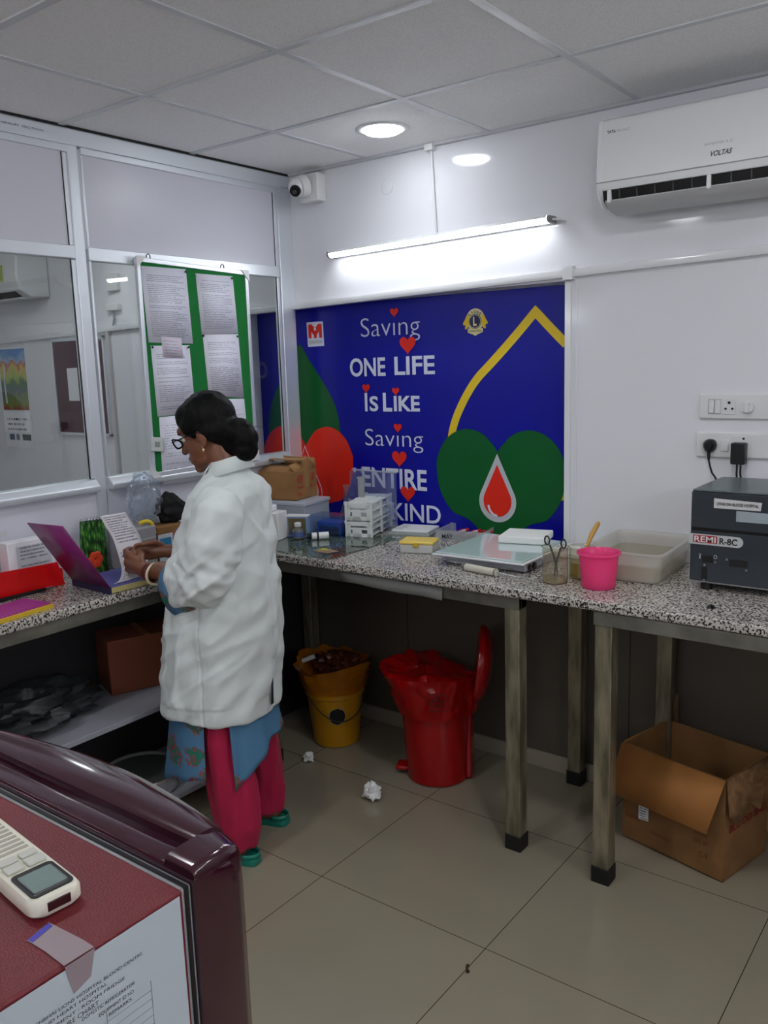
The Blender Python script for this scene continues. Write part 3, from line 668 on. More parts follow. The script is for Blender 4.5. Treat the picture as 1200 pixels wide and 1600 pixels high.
# beakers
M_bk = clear_mat('beaker_glass', (248, 247, 240), .03, 1.5, body=.05, body_c=(225, 218, 200), base_gloss=.06)
def beaker(label, x, y, r, h, liq, liqm):
    t = thing('glass_beaker', label, 'beaker', (x, y, T))
    B().lathe((x, y, T), [(r-.004, 0), (r, .004), (r, h-.004), (r+.003, h), (r+.001, h), (r-.002, h-.005), (r-.002, .005), (r-.006, .003)], 36, True, True).obj('glass', M_bk, t)
    B().lathe((x, y, T), [(r-.004, .0045), (r-.003, liq)], 36).obj('liquid', liqm, t); return t
beaker('clear glass beaker holding scissors, in front on the counter', 1.607, -.50, .044, .125, .018, clear_mat('murky_water', (235, 225, 200), .05, 1.33, body=.4, body_c=(215, 200, 165)))
beaker('glass beaker of yellowish liquid behind the pink cup, with a wooden-handled brush', 1.655, -.395, .043, .11, .055, clear_mat('yellow_water', (230, 215, 130), .05, 1.33, body=.35, body_c=(200, 180, 90)))
t = thing('scissors', 'dark metal scissors standing in the front glass beaker', 'scissors', (1.607, -.5, T+.006))
M_sc = mat('dark_steel', (48, 46, 44), .35, metal=.7)
for s in (-1, 1):
    top = Vector((1.607+s*.026, -.50-s*.012, T+.125)); bot = Vector((1.607-s*.008, -.492, T+.012)); mid = Vector((1.609, -.497, T+.062))
    B().tube([bot, mid, top], [.0025, .004, .003], 8).obj('blade', M_sc, t)
    ring = []
    for i in range(17):
        a = 2*PI*i/16; ring.append(top+Vector((s*.010+.011*math.cos(a), -.004*math.cos(a), .014+.015*math.sin(a))))
    B().tube(ring, .0026, 6, False).obj('finger_ring', M_sc, t)
t = thing('brush', 'brush with a tan wooden handle leaning in the rear beaker', 'brush', (1.655, -.395, T+.005))
B().tube([(1.652, -.40, T+.02), (1.662, -.372, T+.10)], .004, 8).obj('ferrule', M_sc, t)
B().tube([(1.662, -.372, T+.10), (1.672, -.347, T+.145), (1.682, -.322, T+.178), (1.684, -.317, T+.184)], [.005, .009, .009, .004], 10).obj('handle', mat('tan_wood', (186, 142, 62), .5), t)
# pink cup
t = thing('pink_cup', 'bright pink plastic cup with flared rim at the counter edge', 'cup', (1.757, -.487, T))
B().lathe((1.757, -.487, T), [(.052, 0), (.055, .003), (.0585, .05), (.063, .092), (.064, .108), (.072, .114), (.072, .120), (.069, .121), (.0605, .108), (.0595, .092), (.0555, .05), (.052, .006)], 44, True, True).obj('body', clear_mat('pink_plastic', (255, 150, 200), .2, 1.45, body=.75, body_c=(255, 95, 165)), t)
B().ball((1.765, -.49, T+.02), (.03, .03, .016)).obj('contents', mat('pale_residue', (235, 130, 170), .6), t)
# translucent tub
t = thing('plastic_tub', 'large milky translucent plastic tub half full of water', 'tub', (1.8, -.2, T)); Rm = rotz((1.79, -.215, 0), .03)
def tub_ring(hx, hy, z, r=.03, n=6):
    P = []
    for sx, sy, a0 in ((1, 1, 0), (-1, 1, PI/2), (-1, -1, PI), (1, -1, 3*PI/2)):
        for i in range(n+1):
            a = a0+PI/2*i/n; P.append(Rm @ Vector((sx*(hx-r)+r*math.cos(a), sy*(hy-r)+r*math.sin(a), z)))
    return P
b = B(); b.loft([tub_ring(hx, hy, T+z) for hx, hy, z in ((.115, .165, 0), (.12, .17, .004), (.135, .183, .095), (.146, .194, .10), (.146, .194, .106), (.134, .182, .106), (.130, .178, .095), (.117, .167, .007))], True, True)
b.obj('tub', clear_mat('milky_tub', (247, 246, 243), .25, 1.45, body=.36, body_c=(240, 238, 232)), t)
b = B(); b.loft([tub_ring(hx, hy, T+z) for hx, hy, z in ((.1165, .1665, .0072), (.126, .175, .06))], True, True)
b.obj('water', clear_mat('water', (240, 235, 222), .04, 1.33, body=.3, body_c=(215, 205, 182)), t)
# centrifuge
M_cf = mat('charcoal_enamel', (48, 54, 60), .32); M_cb = mat('centrifuge_shell', (205, 208, 208), .35)
t = thing('centrifuge', 'charcoal benchtop centrifuge with white edging at the right end of the counter', 'centrifuge', (2.25, -.2, T))
XA, XB, YF, YB, ZB, ZT = 2.007, 2.47, -.36, .0, .984, 1.285
b = B(); b.prism([(YF+.012, ZB), (-.03, ZB), (-.03, ZT+.0), (YF+.012, ZT)], (XA, 0, 0), (0, 1, 0), (0, 0, 1), (XB-XA, 0, 0)); b.obj('shell', M_cb, t, bevel=.004)
b = B(); b.box(XA+.006, XB, YF, YF+.012, ZB+.008, 1.155); b.obj('front_panel', M_cf, t, bevel=.001)
b = B(); b.box(XA+.006, XB, YF, YF+.012, 1.166, ZT-.004); b.obj('lid_front', M_cf, t, bevel=.002)
b = B(); b.box(XA+.008, XB, YF+.001, -.035, ZT-.003, ZT+.004); b.obj('top_lid', mat('top_grey', (88, 98, 100), .3), t, bevel=.003)
b = B(); b.box(XA+.006, XB, YF+.004, YF+.02, 1.153, 1.168); b.obj('seam', M_black, t)
for x, y in ((2.06, -.33), (2.42, -.33), (2.06, -.08), (2.42, -.08)): B().cyl((x, y, T), (x, y, ZB+.002), .018, n=16).obj('rubber_foot', M_rubber, t)
B().box(2.25, 2.29, -.2, -.17, ZT+.004, ZT+.012).obj('lid_catch', M_black, t, bevel=.002)
def badge(b, x0, x1, z0, z1, y, r=True):
    P = [(x0, z0)]
    n = 10; rr = (z1-z0)/2
    P += [(x1-rr+rr*math.cos(-PI/2+PI*i/n), (z0+z1)/2+rr*math.sin(-PI/2+PI*i/n)) for i in range(n+1)] + [(x0, z1)]
    b.prism(P, (0, y, 0), (1, 0, 0), (0, 0, 1), (0, .0015, 0)); return b
FY = YF-.0016
badge(B(), XA+.002, 2.175, 1.112, 1.146, FY).obj('name_badge', mat('badge_silver', (190, 194, 194), .35), t)
B().box(2.022, 2.097, FY-.0006, FY, 1.118, 1.142).obj('badge_red', mat('badge_red', (160, 25, 25), .4), t)
text('lettering', 'REMI', mat('badge_white', (225, 225, 225), .4), 2.026, 2.093, (1.121, 1.139), t, (0, FY-.0012, 0), (1, 0, 0), (0, 0, 1), (0, -1, 0), .02)
text('lettering', 'R-8C', M_black, 2.104, 2.158, (1.119, 1.138), t, (0, FY-.0005, 0), (1, 0, 0), (0, 0, 1), (0, -1, 0), .02)
B().quad((2.083, FY, 1.233), (2.222, FY, 1.233), (2.225, FY, 1.259), (2.083, FY, 1.264)).obj('sticker', mat('white_sticker', (205, 205, 205), .5), t)
text('lettering', 'LIONS DIN BLOOD HOSPITAL', M_black, 2.092, 2.216, (1.243, 1.252), t, (0, FY-.0005, 0), (1, 0, 0), (0, 0, 1), (0, -1, 0), .02)
B().quad((2.151, FY, 1.195), (2.245, FY, 1.195), (2.245, FY, 1.227), (2.151, FY, 1.229)).obj('sticker', doc_material('small_print_sticker', 6, 3, paper=(150, 165, 165), top=1, bottom=0), t)
for x0, x1, z0, z1, nm in ((2.053, 2.085, 1.058, 1.078, 'rocker_switch'), (2.137, 2.19, 1.053, 1.073, 'display'), (2.052, 2.068, 1.0, 1.04, 'timer_slot')):
    B().box(x0, x1, FY-.002, FY+.002, z0, z1).obj(nm, M_dark, t, bevel=.001)
for x, z in ((2.093, 1.058), (2.128, 1.071), (2.187, 1.043), (2.06, 1.045), (2.06, .996), (2.045, 1.078)): B().ball((x, FY, z), (.004, .002, .004)).obj('screw', mat('dull_screw', (130, 130, 128), .4, metal=.5), t)
text('lettering', 'I', M_cb, 2.044, 2.047, (1.066, 1.08), t, (0, FY-.0005, 0), (1, 0, 0), (0, 0, 1), (0, -1, 0)); text('lettering', 'O', M_cb, 2.088, 2.099, (1.07, 1.082), t, (0, FY-.0005, 0), (1, 0, 0), (0, 0, 1), (0, -1, 0))
b = B(); b.loft([[(2.138+.010*math.cos(a)*k, -.55+.008*math.sin(a)*k+.004*math.sin(3*a), T+z) for a in [2*PI*i/9 for i in range(9)]] for k, z in ((1.2, 0), (1, .006), (.3, .012))]); tag(b.obj('black_putty_bit', M_black), 'tiny black scrap on the counter in front of the centrifuge', 'scrap')

# ================================================================ WALL FIXTURES
M_plate = mat('plate_white', (222, 223, 222), .28)
def plate(lbl, z0, z1, x0=1.92, x1=2.33):
    t = thing('switch_board', lbl, 'switch board', ((x0+x1)/2, 0, z0)); B().box(x0, x1, -.012, 0, z0, z1).obj('plate', M_plate, t, bevel=.004); return t
t = plate('upper white switch board with a three-pin socket on the right wall', 1.487, 1.573)
B().box(1.953, 1.995, -.0135, -.012, 1.503, 1.555).obj('switch_frame', mat('switch_grey', (170, 170, 168), .4), t)
B().box(1.956, 1.972, -.018, -.013, 1.508, 1.552).obj('switch', M_plate, t, bevel=.002); B().box(1.976, 1.994, -.016, -.013, 1.506, 1.553).obj('switch', M_plate, t, bevel=.002)
B().box(2.0, 2.045, -.0145, -.012, 1.502, 1.558).obj('socket', M_plate, t, bevel=.002)
for x, z, r in ((2.023, 1.543, .005), (2.012, 1.522, .004), (2.034, 1.522, .004)):
    b = B(); b.cyl((x, -.016, z), (x, -.0146, z), r, n=14); b.obj('socket_hole', M_dark, t)
b = B(); b.cyl((2.085, -.014, 1.528), (2.085, -.026, 1.528), .021, .018, n=24); b.obj('regulator_knob', M_plate, t); B().box(2.078, 2.092, -.034, -.025, 1.51, 1.546).obj('regulator_grip', M_plate, t, bevel=.003)
t = plate('lower white switch board with two black plugs pushed in', 1.352, 1.440, 1.915, 2.165)
B().box(2.0, 2.026, -.017, -.012, 1.375, 1.415).obj('switch', M_plate, t, bevel=.002); B().box(2.035, 2.1, -.0135, -.012, 1.36, 1.43).obj('socket', M_plate, t, bevel=.002)
b = B(); b.cyl((2.075, -.0145, 1.42), (2.075, -.0136, 1.42), .004, n=12); b.obj('socket_hole', M_dark, t)
t = thing('power_plug', 'rounded black three-pin plug with a hanging black cable', 'plug', (1.966, -.012, 1.4))
b = B(); b.loft([[(1.966+hx*math.cos(a), -.013-d_, 1.397+hz*math.sin(a)-.004*(1-math.cos(a*2))*.5) for a in [2*PI*i/20 for i in range(20)]] for hx, hz, d_ in ((.021, .024, 0), (.022, .025, .008), (.019, .022, .028), (.012, .014, .036))]); b.obj('plug_body', M_black, t)
b = B(); b.tube([(1.966, -.032, 1.385), (1.966, -.036, 1.365), (1.967, -.036, 1.345)], [.008, .0065, .004], 10); b.tube(catmull([(1.967, -.036, 1.347), (1.97, -.034, 1.33), (1.978, -.03, 1.30), (1.992, -.022, 1.27), (1.995, -.016, 1.2), (1.99, -.016, 1.0)], 6, False), .0035, 8); b.obj('cable', M_black, t)
t = thing('power_adapter', 'square black adapter block plugged in above the centrifuge', 'power adapter', (2.07, -.014, 1.38))
B().box(2.042, 2.09, -.05, -.0138, 1.334, 1.408).obj('block', M_black, t, bevel=.004)
for dx in (-.006, .006):
    b = B(); b.tube([(2.068+dx, -.035, 1.334), (2.068+dx, -.036, 1.30), (2.07+dx*1.5, -.02, 1.26), (2.07+dx, -.016, 1.0)], .0035, 8); b.obj('cable', M_black, t)
# CCTV camera in the corner
t = thing('cctv_camera', 'white dome security camera on a square box in the ceiling corner', 'camera', (.16, 0, 2.5))
B().box(.118, .232, -.06, 0, 2.445, 2.565).obj('junction_box', M_white, t, bevel=.006)
Rb = Matrix.Rotation(.0, 3, 'X')
b = B(); b.cyl((.165, -.06, 2.515), (.15, -.095, 2.505), .05, .046, n=32); b.obj('housing', M_white, t, bevel=.004)
b = B(); b.ball((.145, -.098, 2.505), .042); b.obj('dome', M_white_gloss, t)
q = Vector((.145, -.098, 2.505)); dd = (Vector((CAM.x*.35, -2.0, 1.1))-q).normalized()
B().cyl(q+dd*.03, q+dd*.045, .026, .024, n=28).obj('lens_ring', M_black, t); B().ball(q+dd*.043, .011).obj('lens', mat('lens_glass', (20, 22, 26), .05, coat=1), t)
# air conditioner
t = thing('air_conditioner', 'white split air conditioner high on the right of the back wall', 'air conditioner', (2.1, 0, 2.2))
AX0, AX1 = 1.617, 2.56
M_acw = mat('ac_white', (232, 234, 235), .3)
prof = catmull([(0, 2.225), (-.05, 2.205), (-.10, 2.20)], 4, False)
full = [(0, 2.495), (-.195, 2.495), (-.207, 2.488), (-.212, 2.475), (-.218, 2.31), (-.217, 2.285), (-.209, 2.26), (-.196, 2.243), (-.178, 2.226), (-.15, 2.210), (-.11, 2.20), (-.06, 2.203), (0, 2.225)]
def acslice(x, s=1.0, inset=0): return [(x, y, z) for y, z in full]
b = B()
outer = [(0, 2.495), (-.195, 2.495), (-.207, 2.488), (-.212, 2.475), (-.218, 2.31), (-.217, 2.275), (-.213, 2.265), (-.15, 2.272), (-.10, 2.24), (-.08, 2.205), (-.03, 2.205), (0, 2.225)]
b.loft([[(x, y, z) for y, z in outer] for x in (AX0+.02, AX1-.02)], smooth=False); b.obj('casing', M_acw, t, bevel=.002)
for x0, x1 in ((AX0, AX0+.022), (AX1-.022, AX1)):
    b = B(); b.loft([[(x, y, z) for y, z in full] for x in (x0, x1)], smooth=False); b.obj('end_cheek', M_acw, t, bevel=.005)
b = B(); b.prism([(-.2115, 2.264), (-.15, 2.270), (-.102, 2.240), (-.085, 2.212), (-.12, 2.208), (-.17, 2.213), (-.203, 2.232)], (AX0+.022, 0, 0), (0, 1, 0), (0, 0, 1), (AX1-AX0-.044, 0, 0)); b.obj('air_outlet', M_dark, t)
b = B(); b.loft([[(x, y, z) for y, z in ((-.210, 2.233), (-.199, 2.226), (-.17, 2.210), (-.10, 2.202), (-.10, 2.194), (-.15, 2.199), (-.185, 2.209), (-.205, 2.222), (-.212, 2.229))] for x in (AX0+.03, AX1-.03)], smooth=False); b.obj('louvre_flap', mat('flap_grey', (185, 186, 186), .3), t)
for i in range(14):
    x = AX0+.08+i*.06
    B().box(x-.0015, x+.0015, -.2125, -.18, 2.235, 2.266).obj('vane', mat('vane_dark', (70, 72, 72), .5), t)
for x in (AX0+.045, 1.99):
    b = B(); b.box(x-.007, x+.007, -.2165, -.19, 2.224, 2.266); b.obj('flap_arm', M_acw, t, bevel=.003)
b = B(); b.box(AX0+.0, AX1, -.2205, -.214, 2.2895, 2.2925); b.obj('panel_seam', mat('seam_grey', (150, 151, 152), .4), t)
def actext(s, x0, x1, z0, z1, m, bold=0):
    y = -.2155-(2.40-z0)*.02; return text('lettering', s, m, x0, x1, (z0, z1), t, (0, -.2185, 0), (1, 0, 0), (0, 0, 1), (0, -1, 0), bold)
M_acink = mat('grey_blue_ink', (70, 80, 92), .5); M_acfaint = mat('faint_ink', (172, 172, 172), .5)
yv = -.2175
o = text('lettering', 'VOLTAS', M_acink, 0, .066, (0, .0145), t, (1.99, -.2175, 2.318), (1, 0, 0), (.0, 0, 1), (0, -1, 0), .03)
for v in o.data.vertices: v.co.x += (v.co.z-2.318)*.3
text('lettering', 'TATA', M_acink, 0, .03, (0, .009), t, (1.652, -.2125, 2.445), (1, 0, 0), (0, 0, 1), (0, -1, 0), .04)
text('lettering', 'PRODUCT', M_acfaint, 0, .045, (0, .007), t, (1.687, -.2125, 2.445), (1, 0, 0), (0, 0, 1), (0, -1, 0))
text('lettering', 'INVERTER A C', M_acfaint, 0, .085, (0, .007), t, (1.975, -.2168, 2.352), (1, 0, 0), (0, 0, 1), (0, -1, 0))
# ================================================================ NOTICE BOARD ON THE PARTITION
t = thing('notice_board', 'green felt notice board in a silver frame hanging on the partition', 'notice board', (.03, -.62, 1.3))
M_felt = mat('green_felt', (8, 112, 45), .95, bump=.2, bscale=300)
# slightly leaning board: corners measured on the partition
bt = [(-.91, 2.144), (-.332, 2.126), (-.332, 1.306), (-.912, 1.296)]
def bx(y, z): return .034
b = B(); b.prism([(y, z) for y, z in bt], (.018, 0, 0), (0, 1, 0), (0, 0, 1), (.008, 0, 0)); b.obj('felt', M_felt, t)
for i in range(4):
    a, c = Vector((0, *bt[i])), Vector((0, *bt[(i+1) % 4])); d_ = (c-a).normalized(); n_ = Vector((0, -d_.z, d_.y))*.010
    b = B(); b.prism([(p.y, p.z) for p in (a+n_*.9, c+n_*.9, c-n_*.9, a-n_*.9)], (.026-.012, 0, 0), (0, 1, 0), (0, 0, 1), (.018, 0, 0)); b.obj('frame_rail', M_alu, t, bevel=.002)
for y, z in bt:
    cy, cz = -.62, 1.72; sy = 1 if y < cy else -1; sz = 1 if z < cz else -1
    b = B(); b.prism([(y-.012*sy, z-.012*sz), (y+.035*sy, z-.012*sz), (y+.012*sy, z+.012*sz), (y-.012*sy, z+.035*sz)], (.0305, 0, 0), (0, 1, 0), (0, 0, 1), (.006, 0, 0)); b.obj('corner_cap', M_white, t, bevel=.001)
for y in (-.86, -.472):
    z = 2.142+(y+.91)*-.031
    b = B(); b.tube([(.028, y-.012, z), (.03, y-.008, z+.022), (.03, y, z+.028), (.03, y+.008, z+.022), (.028, y+.012, z)], .0022, 6); b.obj('hanging_loop', M_sc, t)
def sheet(name, lbl, pts, nl, seed, x=.0275, grp=None, dens=.42, paper=(230, 230, 242)):
    b = B(); b.quad(*[(x, y, z) for y, z in pts])
    o = b.obj(name, doc_material('print_%d' % seed, nl, seed, dens=dens, paper=paper), None, solid=0); o['x'] = 0; del o['x']
    md = o.modifiers.new('solid', 'SOLIDIFY'); md.thickness = .0006; md.offset = -1
    tag(o, lbl, 'notice'); 
    return o
sheet('notice_sheet', 'typed white notice pinned at the top left of the green board', [(-.887, 1.825), (-.661, 1.820), (-.672, 2.121), (-.899, 2.120)], 40, 1)
sheet('notice_sheet', 'typed white notice pinned in the middle of the left column', [(-.871, 1.529), (-.672, 1.532), (-.681, 1.814), (-.879, 1.812)], 36, 2)
sheet('notice_sheet', 'white notice with a small round mark hanging lowest on the green board', [(-.871, 1.252), (-.656, 1.243), (-.668, 1.529), (-.865, 1.526)], 26, 3, .0285, dens=.5)
sheet('notice_sheet', 'typed white notice pinned at the top right of the green board', [(-.609, 1.857), (-.400, 1.865), (-.413, 2.108), (-.622, 2.108)], 34, 4)
sheet('notice_sheet', 'typed white notice under the top right one on the green board', [(-.592, 1.601), (-.388, 1.58), (-.400, 1.862), (-.605, 1.857)], 34, 5)
sheet('notice_sheet', 'white notice at the lower right of the green board, mostly behind her head', [(-.57, 1.30), (-.372, 1.30), (-.386, 1.577), (-.58, 1.585)], 26, 6, .0268, dens=.5)
o = sheet('note_slip', 'small pinkish slip pinned over the gap between the left notices', [(-.820, 1.766), (-.718, 1.760), (-.722, 1.843), (-.826, 1.850)], 7, 7, .0285, paper=(222, 212, 226), dens=.45)
t = thing('paper_tag', 'crumpled white tag taped to the left edge of the green board', 'tag', (.034, -.87, 1.41)); Rm = Matrix.Translation((.036, -.895, 1.42)) @ Matrix.Rotation(-.12, 4, 'X')
b = B(); b.box(-.003, .004, -.028, .032, -.03, .028, Rm); b.obj('tag', mat('crumpled_white', (205, 212, 205), .4, bump=1, bscale=40), t, bevel=.003); B().box(.0042, .005, -.01, .014, -.012, .01, Rm).obj('mark', mat('grey_mark', (150, 155, 150), .5), t)
for i, (y, z, c) in enumerate(((-.893, 2.112, 0), (-.674, 2.112, 1), (-.618, 2.1, 0), (-.42, 2.1, 1), (-.604, 1.853, 2), (-.407, 1.852, 1), (-.873, 1.806, 2), (-.688, 1.806, 1))):
    o = B().ball((.031, y, z), (.004, .005, .005), nu=10, nv=8).obj('push_pin', [M_white, mat('green_pin', (10, 70, 40), .3), M_black][c])
    where = ('top left corner of the top left notice', 'top right corner of the top left notice', 'top left corner of the top right notice', 'top right corner of the top right notice', 'left corner of the second right notice', 'right corner of the second right notice', 'left corner of the second left notice', 'right corner of the second left notice')[i]
    tag(o, ('white', 'green', 'black')[c]+' push pin in the '+where, 'push pin', 'push pins on the green board')
# stickers on the lower partition panel
b = B(); b.quad((.0006, -1.60, 1.165), (.0006, -1.545, 1.176), (.0006, -1.54, 1.155), (.0006, -1.595, 1.142)); tag(b.obj('torn_sticker', mat('off_white', (205, 208, 210), .6)), 'torn white sticker on the partition below the glazing sill', 'sticker')

# ================================================================ ROOM BEYOND THE GLASS
t = thing('notice_board', 'maroon notice board seen through the partition glass', 'notice board', (-1.78, 0, 1.34))
B().box(-2.045, -1.52, -.012, 0, 1.35, 1.91).obj('felt', mat('maroon_felt', (70, 28, 40), .9), t)
for a in ((-2.055, -1.51, 1.335, 1.352), (-2.055, -1.51, 1.908, 1.928), (-2.055, -2.04, 1.335, 1.928), (-1.525, -1.51, 1.335, 1.928)): B().box(a[0], a[1], -.02, 0, a[2], a[3]).obj('frame_rail', M_alu, t, bevel=.002)
b = B(); b.quad((-1.912, -.0135, 1.547), (-1.80, -.0135, 1.547), (-1.80, -.0135, 1.747), (-1.91, -.0135, 1.745)); tag(b.obj('pinned_paper', M_paper), 'narrow white paper on the maroon notice board', 'paper')
t = thing('wall_calendar', 'calendar with a waterfall landscape picture beyond the partition glass', 'calendar', (-2.5, 0, 1.23))
B().box(-2.71, -2.375, -.006, -.001, 1.235, 1.895).obj('sheet', M_paper, t)
def cal_material():
    m, nt, bs = new_mat('landscape_picture'); N = nt.nodes.new; L = nt.links.new
    uv = N('ShaderNodeUVMap'); sp = N('ShaderNodeSeparateXYZ'); L(uv.outputs[0], sp.inputs[0])
    n = N('ShaderNodeTexNoise'); n.inputs['Scale'].default_value = 5; n.inputs['Detail'].default_value = 4; L(uv.outputs[0], n.inputs['Vector'])
    a = N('ShaderNodeMath'); a.operation = 'MULTIPLY_ADD'; a.inputs[1].default_value = .5; L(n.outputs['Fac'], a.inputs[0]); 
    s = N('ShaderNodeMath'); s.operation = 'SUBTRACT'; s.inputs[1].default_value = .25; L(sp.outputs[1], s.inputs[0]); L(s.outputs[0], a.inputs[2])
    r = N('ShaderNodeValToRGB'); r.color_ramp.interpolation = 'LINEAR'; e = r.color_ramp.elements
    e[0].position = 0; e[0].color = srgb((150, 50, 40)); e[1].position = .95; e[1].color = srgb((60, 130, 200))
    for p, c in ((.08, (120, 130, 40)), (.2, (110, 130, 60)), (.3, (90, 100, 110)), (.42, (60, 110, 50)), (.55, (170, 190, 60)), (.68, (210, 180, 80)), (.75, (180, 90, 40)), (.82, (150, 180, 210))): q = e.new(p); q.color = srgb(c)
    L(a.outputs[0], r.inputs[0]); L(r.outputs[0], bs.inputs['Base Color']); bs.inputs['Roughness'].default_value = .4; return m
b = B(); b.quad((-2.7, -.0065, 1.485), (-2.385, -.0065, 1.485), (-2.38, -.0065, 1.885), (-2.7, -.0065, 1.885)); b.obj('picture', cal_material(), t)
b = B(); b.prism([(0, 0), (.02, .0), (.012, .14), (.03, .24), (.012, .24), (-.005, .14)], (-2.66, -.0068, 1.53), (1, 0, 0), (0, 0, 1), (0, .0002, 0)); b.obj('waterfall', mat('fall_white', (200, 210, 225), .5), t)
b = B(); b.quad((-2.71, -.0067, 1.34), (-2.39, -.0067, 1.34), (-2.39, -.0067, 1.475), (-2.71, -.0067, 1.475)); b.obj('date_grid', doc_material('dates', 4, 9, ink=(60, 60, 65), top=1, bottom=0, dens=.5), t)
for x0, x1, c in ((-2.66, -2.60, (90, 100, 130)), (-2.575, -2.54, (120, 125, 140)), (-2.5, -2.40, (35, 55, 50))): B().box(x0, x1, -.0075, -.006, 1.285, 1.325).obj('footer_mark', mat('footer', c, .5), t)
t = thing('air_conditioner', 'white air conditioner seen through the partition glass at the far left', 'air conditioner', (-2.5, 0, 2.17))
b = B(); b.loft([[(x, y, z) for y, z in ((0, 2.47), (-.2, 2.47), (-.215, 2.30), (-.2, 2.22), (-.13, 2.175), (0, 2.18))] for x in (-3.05, -2.03)], smooth=False); b.obj('casing', M_acw, t, bevel=.01)
B().box(-3.0, -2.10, -.19, -.1, 2.183, 2.222).obj('air_outlet', M_dark, t)
B().box(-3.0, -2.08, -.175, -.12, 2.17, 2.178).obj('louvre_flap', M_white, t)
b = B(); b.quad((-2.24, -.2185, 2.275), (-2.175, -.2185, 2.275), (-2.175, -.214, 2.37), (-2.24, -.214, 2.37)); b.obj('energy_sticker', mat('lime_label', (170, 190, 50), .5), t)
t = thing('wall_camera', 'small white wall bracket with a hanging wire beyond the partition glass', 'bracket', (-1.36, 0, 2.1))
B().box(-1.44, -1.33, -.03, 0, 2.06, 2.1).obj('bracket_light', M_white, t, bevel=.004); b = B(); b.tube(catmull([(-1.385, -.015, 2.06), (-1.40, -.015, 1.99), (-1.46, -.01, 1.93), (-1.56, -.01, 1.90)], 6, False), .005, 8); b.obj('wire', M_grey, t)
B().box(-1.42, -1.33, -.025, 0, 2.17, 2.27).obj('socket_box', M_plate, t, bevel=.003)
b = B(); b.box(-1.480, -1.455, -.02, 0, .9, 1.965); o = b.obj('trim_11', mat('pilaster_paint', (196, 192, 194), .4)); struct(o)

# ================================================================ LEFT COUNTER
b = B(); b.box(.36, .38, -4.3, -.68, T-.08, T-.033); 
t = thing('steel_table_frame', 'steel frame with two shelves under the narrow worktop at the left', 'table frame', (.2, -2, 0))
b.obj('apron', M_steel2, t, bevel=.002)
for y in (-.72, -2.45, -4.2):
    for x in (.05, .36):
        l = B().box(x-.02, x+.02, y-.02, y+.02, .04, T-.034).obj('leg', mat('dark_steel_leg', (26, 26, 26), .6), t, bevel=.003); B().box(x-.023, x+.023, y-.023, y+.023, 0, .045).obj('rubber_foot', M_rubber, l)
M_shelf = mat('shelf_white', (150, 152, 160), .4)
B().box(.02, .40, -4.25, -.70, .488, .508).obj('shelf', M_shelf, t, bevel=.002)
B().box(.02, .40, -4.25, -.70, .115, .135).obj('shelf', M_shelf, t, bevel=.002)
# carton on the upper shelf
Rm = rotz((.13, -1.12, 0), -.35)
t = thing('cardboard_box', 'dark reddish-brown carton on the upper shelf beside her coat', 'cardboard box', (.13, -1.12, .508))
M_card2 = mat('red_brown_card', (120, 62, 38), .8); B().box(-.085, .1, -.15, .15, .5085, .72, Rm).obj('body', M_card2, t, bevel=.003); B().box(-.086, .101, -.01, .012, .7205, .722, Rm).obj('tape', mat('tape_brown', (140, 90, 50), .4), t)
# dark plastic bag on the shelf
def crumple(c, r, seed, amp=.25, freq=3, nu=40, nv=24, squash=None):
    b = B(); b.ball((0, 0, 0), 1, nu=nu, nv=nv)
    for v in b.bm.verts:
        q = v.co.copy(); k = 1+amp*noise.noise(q*freq+Vector((seed, 0, 0)))+amp*.5*noise.noise(q*freq*2.3+Vector((0, seed, 0)))+amp*.3*abs(noise.noise(q*freq*4.1+Vector((0, 0, seed))))
        v.co = Vector((c[0]+q.x*r[0]*k, c[1]+q.y*r[1]*k, c[2]+max(q.z, -.72)*r[2]*k))
    zmin = min(v.co.z for v in b.bm.verts)
    for v in b.bm.verts: v.co.z += c[2]-r[2]*.72-zmin
    return b
o = crumple((.16, -1.62, .508+.05), (.15, .24, .07), 3, .35).obj('plastic_bag', mat('dark_film', (34, 38, 40), .5, coat=.0, bump=.8, bscale=35)); tag(o, 'crumpled dark grey plastic bag on the upper shelf under the left worktop', 'bag')
# steel pan
t = thing('steel_pan', 'round steel pan with a rolled rim on the bottom shelf', 'pan', (.235, -1.235, .135))
B().lathe((.232, -1.235, .1355), [(.13, 0), (.138, .004), (.143, .05), (.150, .058), (.155, .066), (.151, .074), (.142, .071), (.136, .060)], 56, True, False).obj('pan', mat('polished_steel', (215, 216, 214), .25, metal=.75), t)
B().lathe((.232, -1.235, .1355), [(.001, .064), (.1385, .0655)], 48, False, False).obj('lid_plate', mat('dull_dark_plate', (84, 90, 86), .5, metal=.3), t)
# things on the left worktop
M_redf = mat('red_plastic', (205, 12, 14), .3)
t = thing('red_tray', 'bright red plastic tray with a sloping front on the left worktop', 'tray', (-.0+.15, -1.5, T))
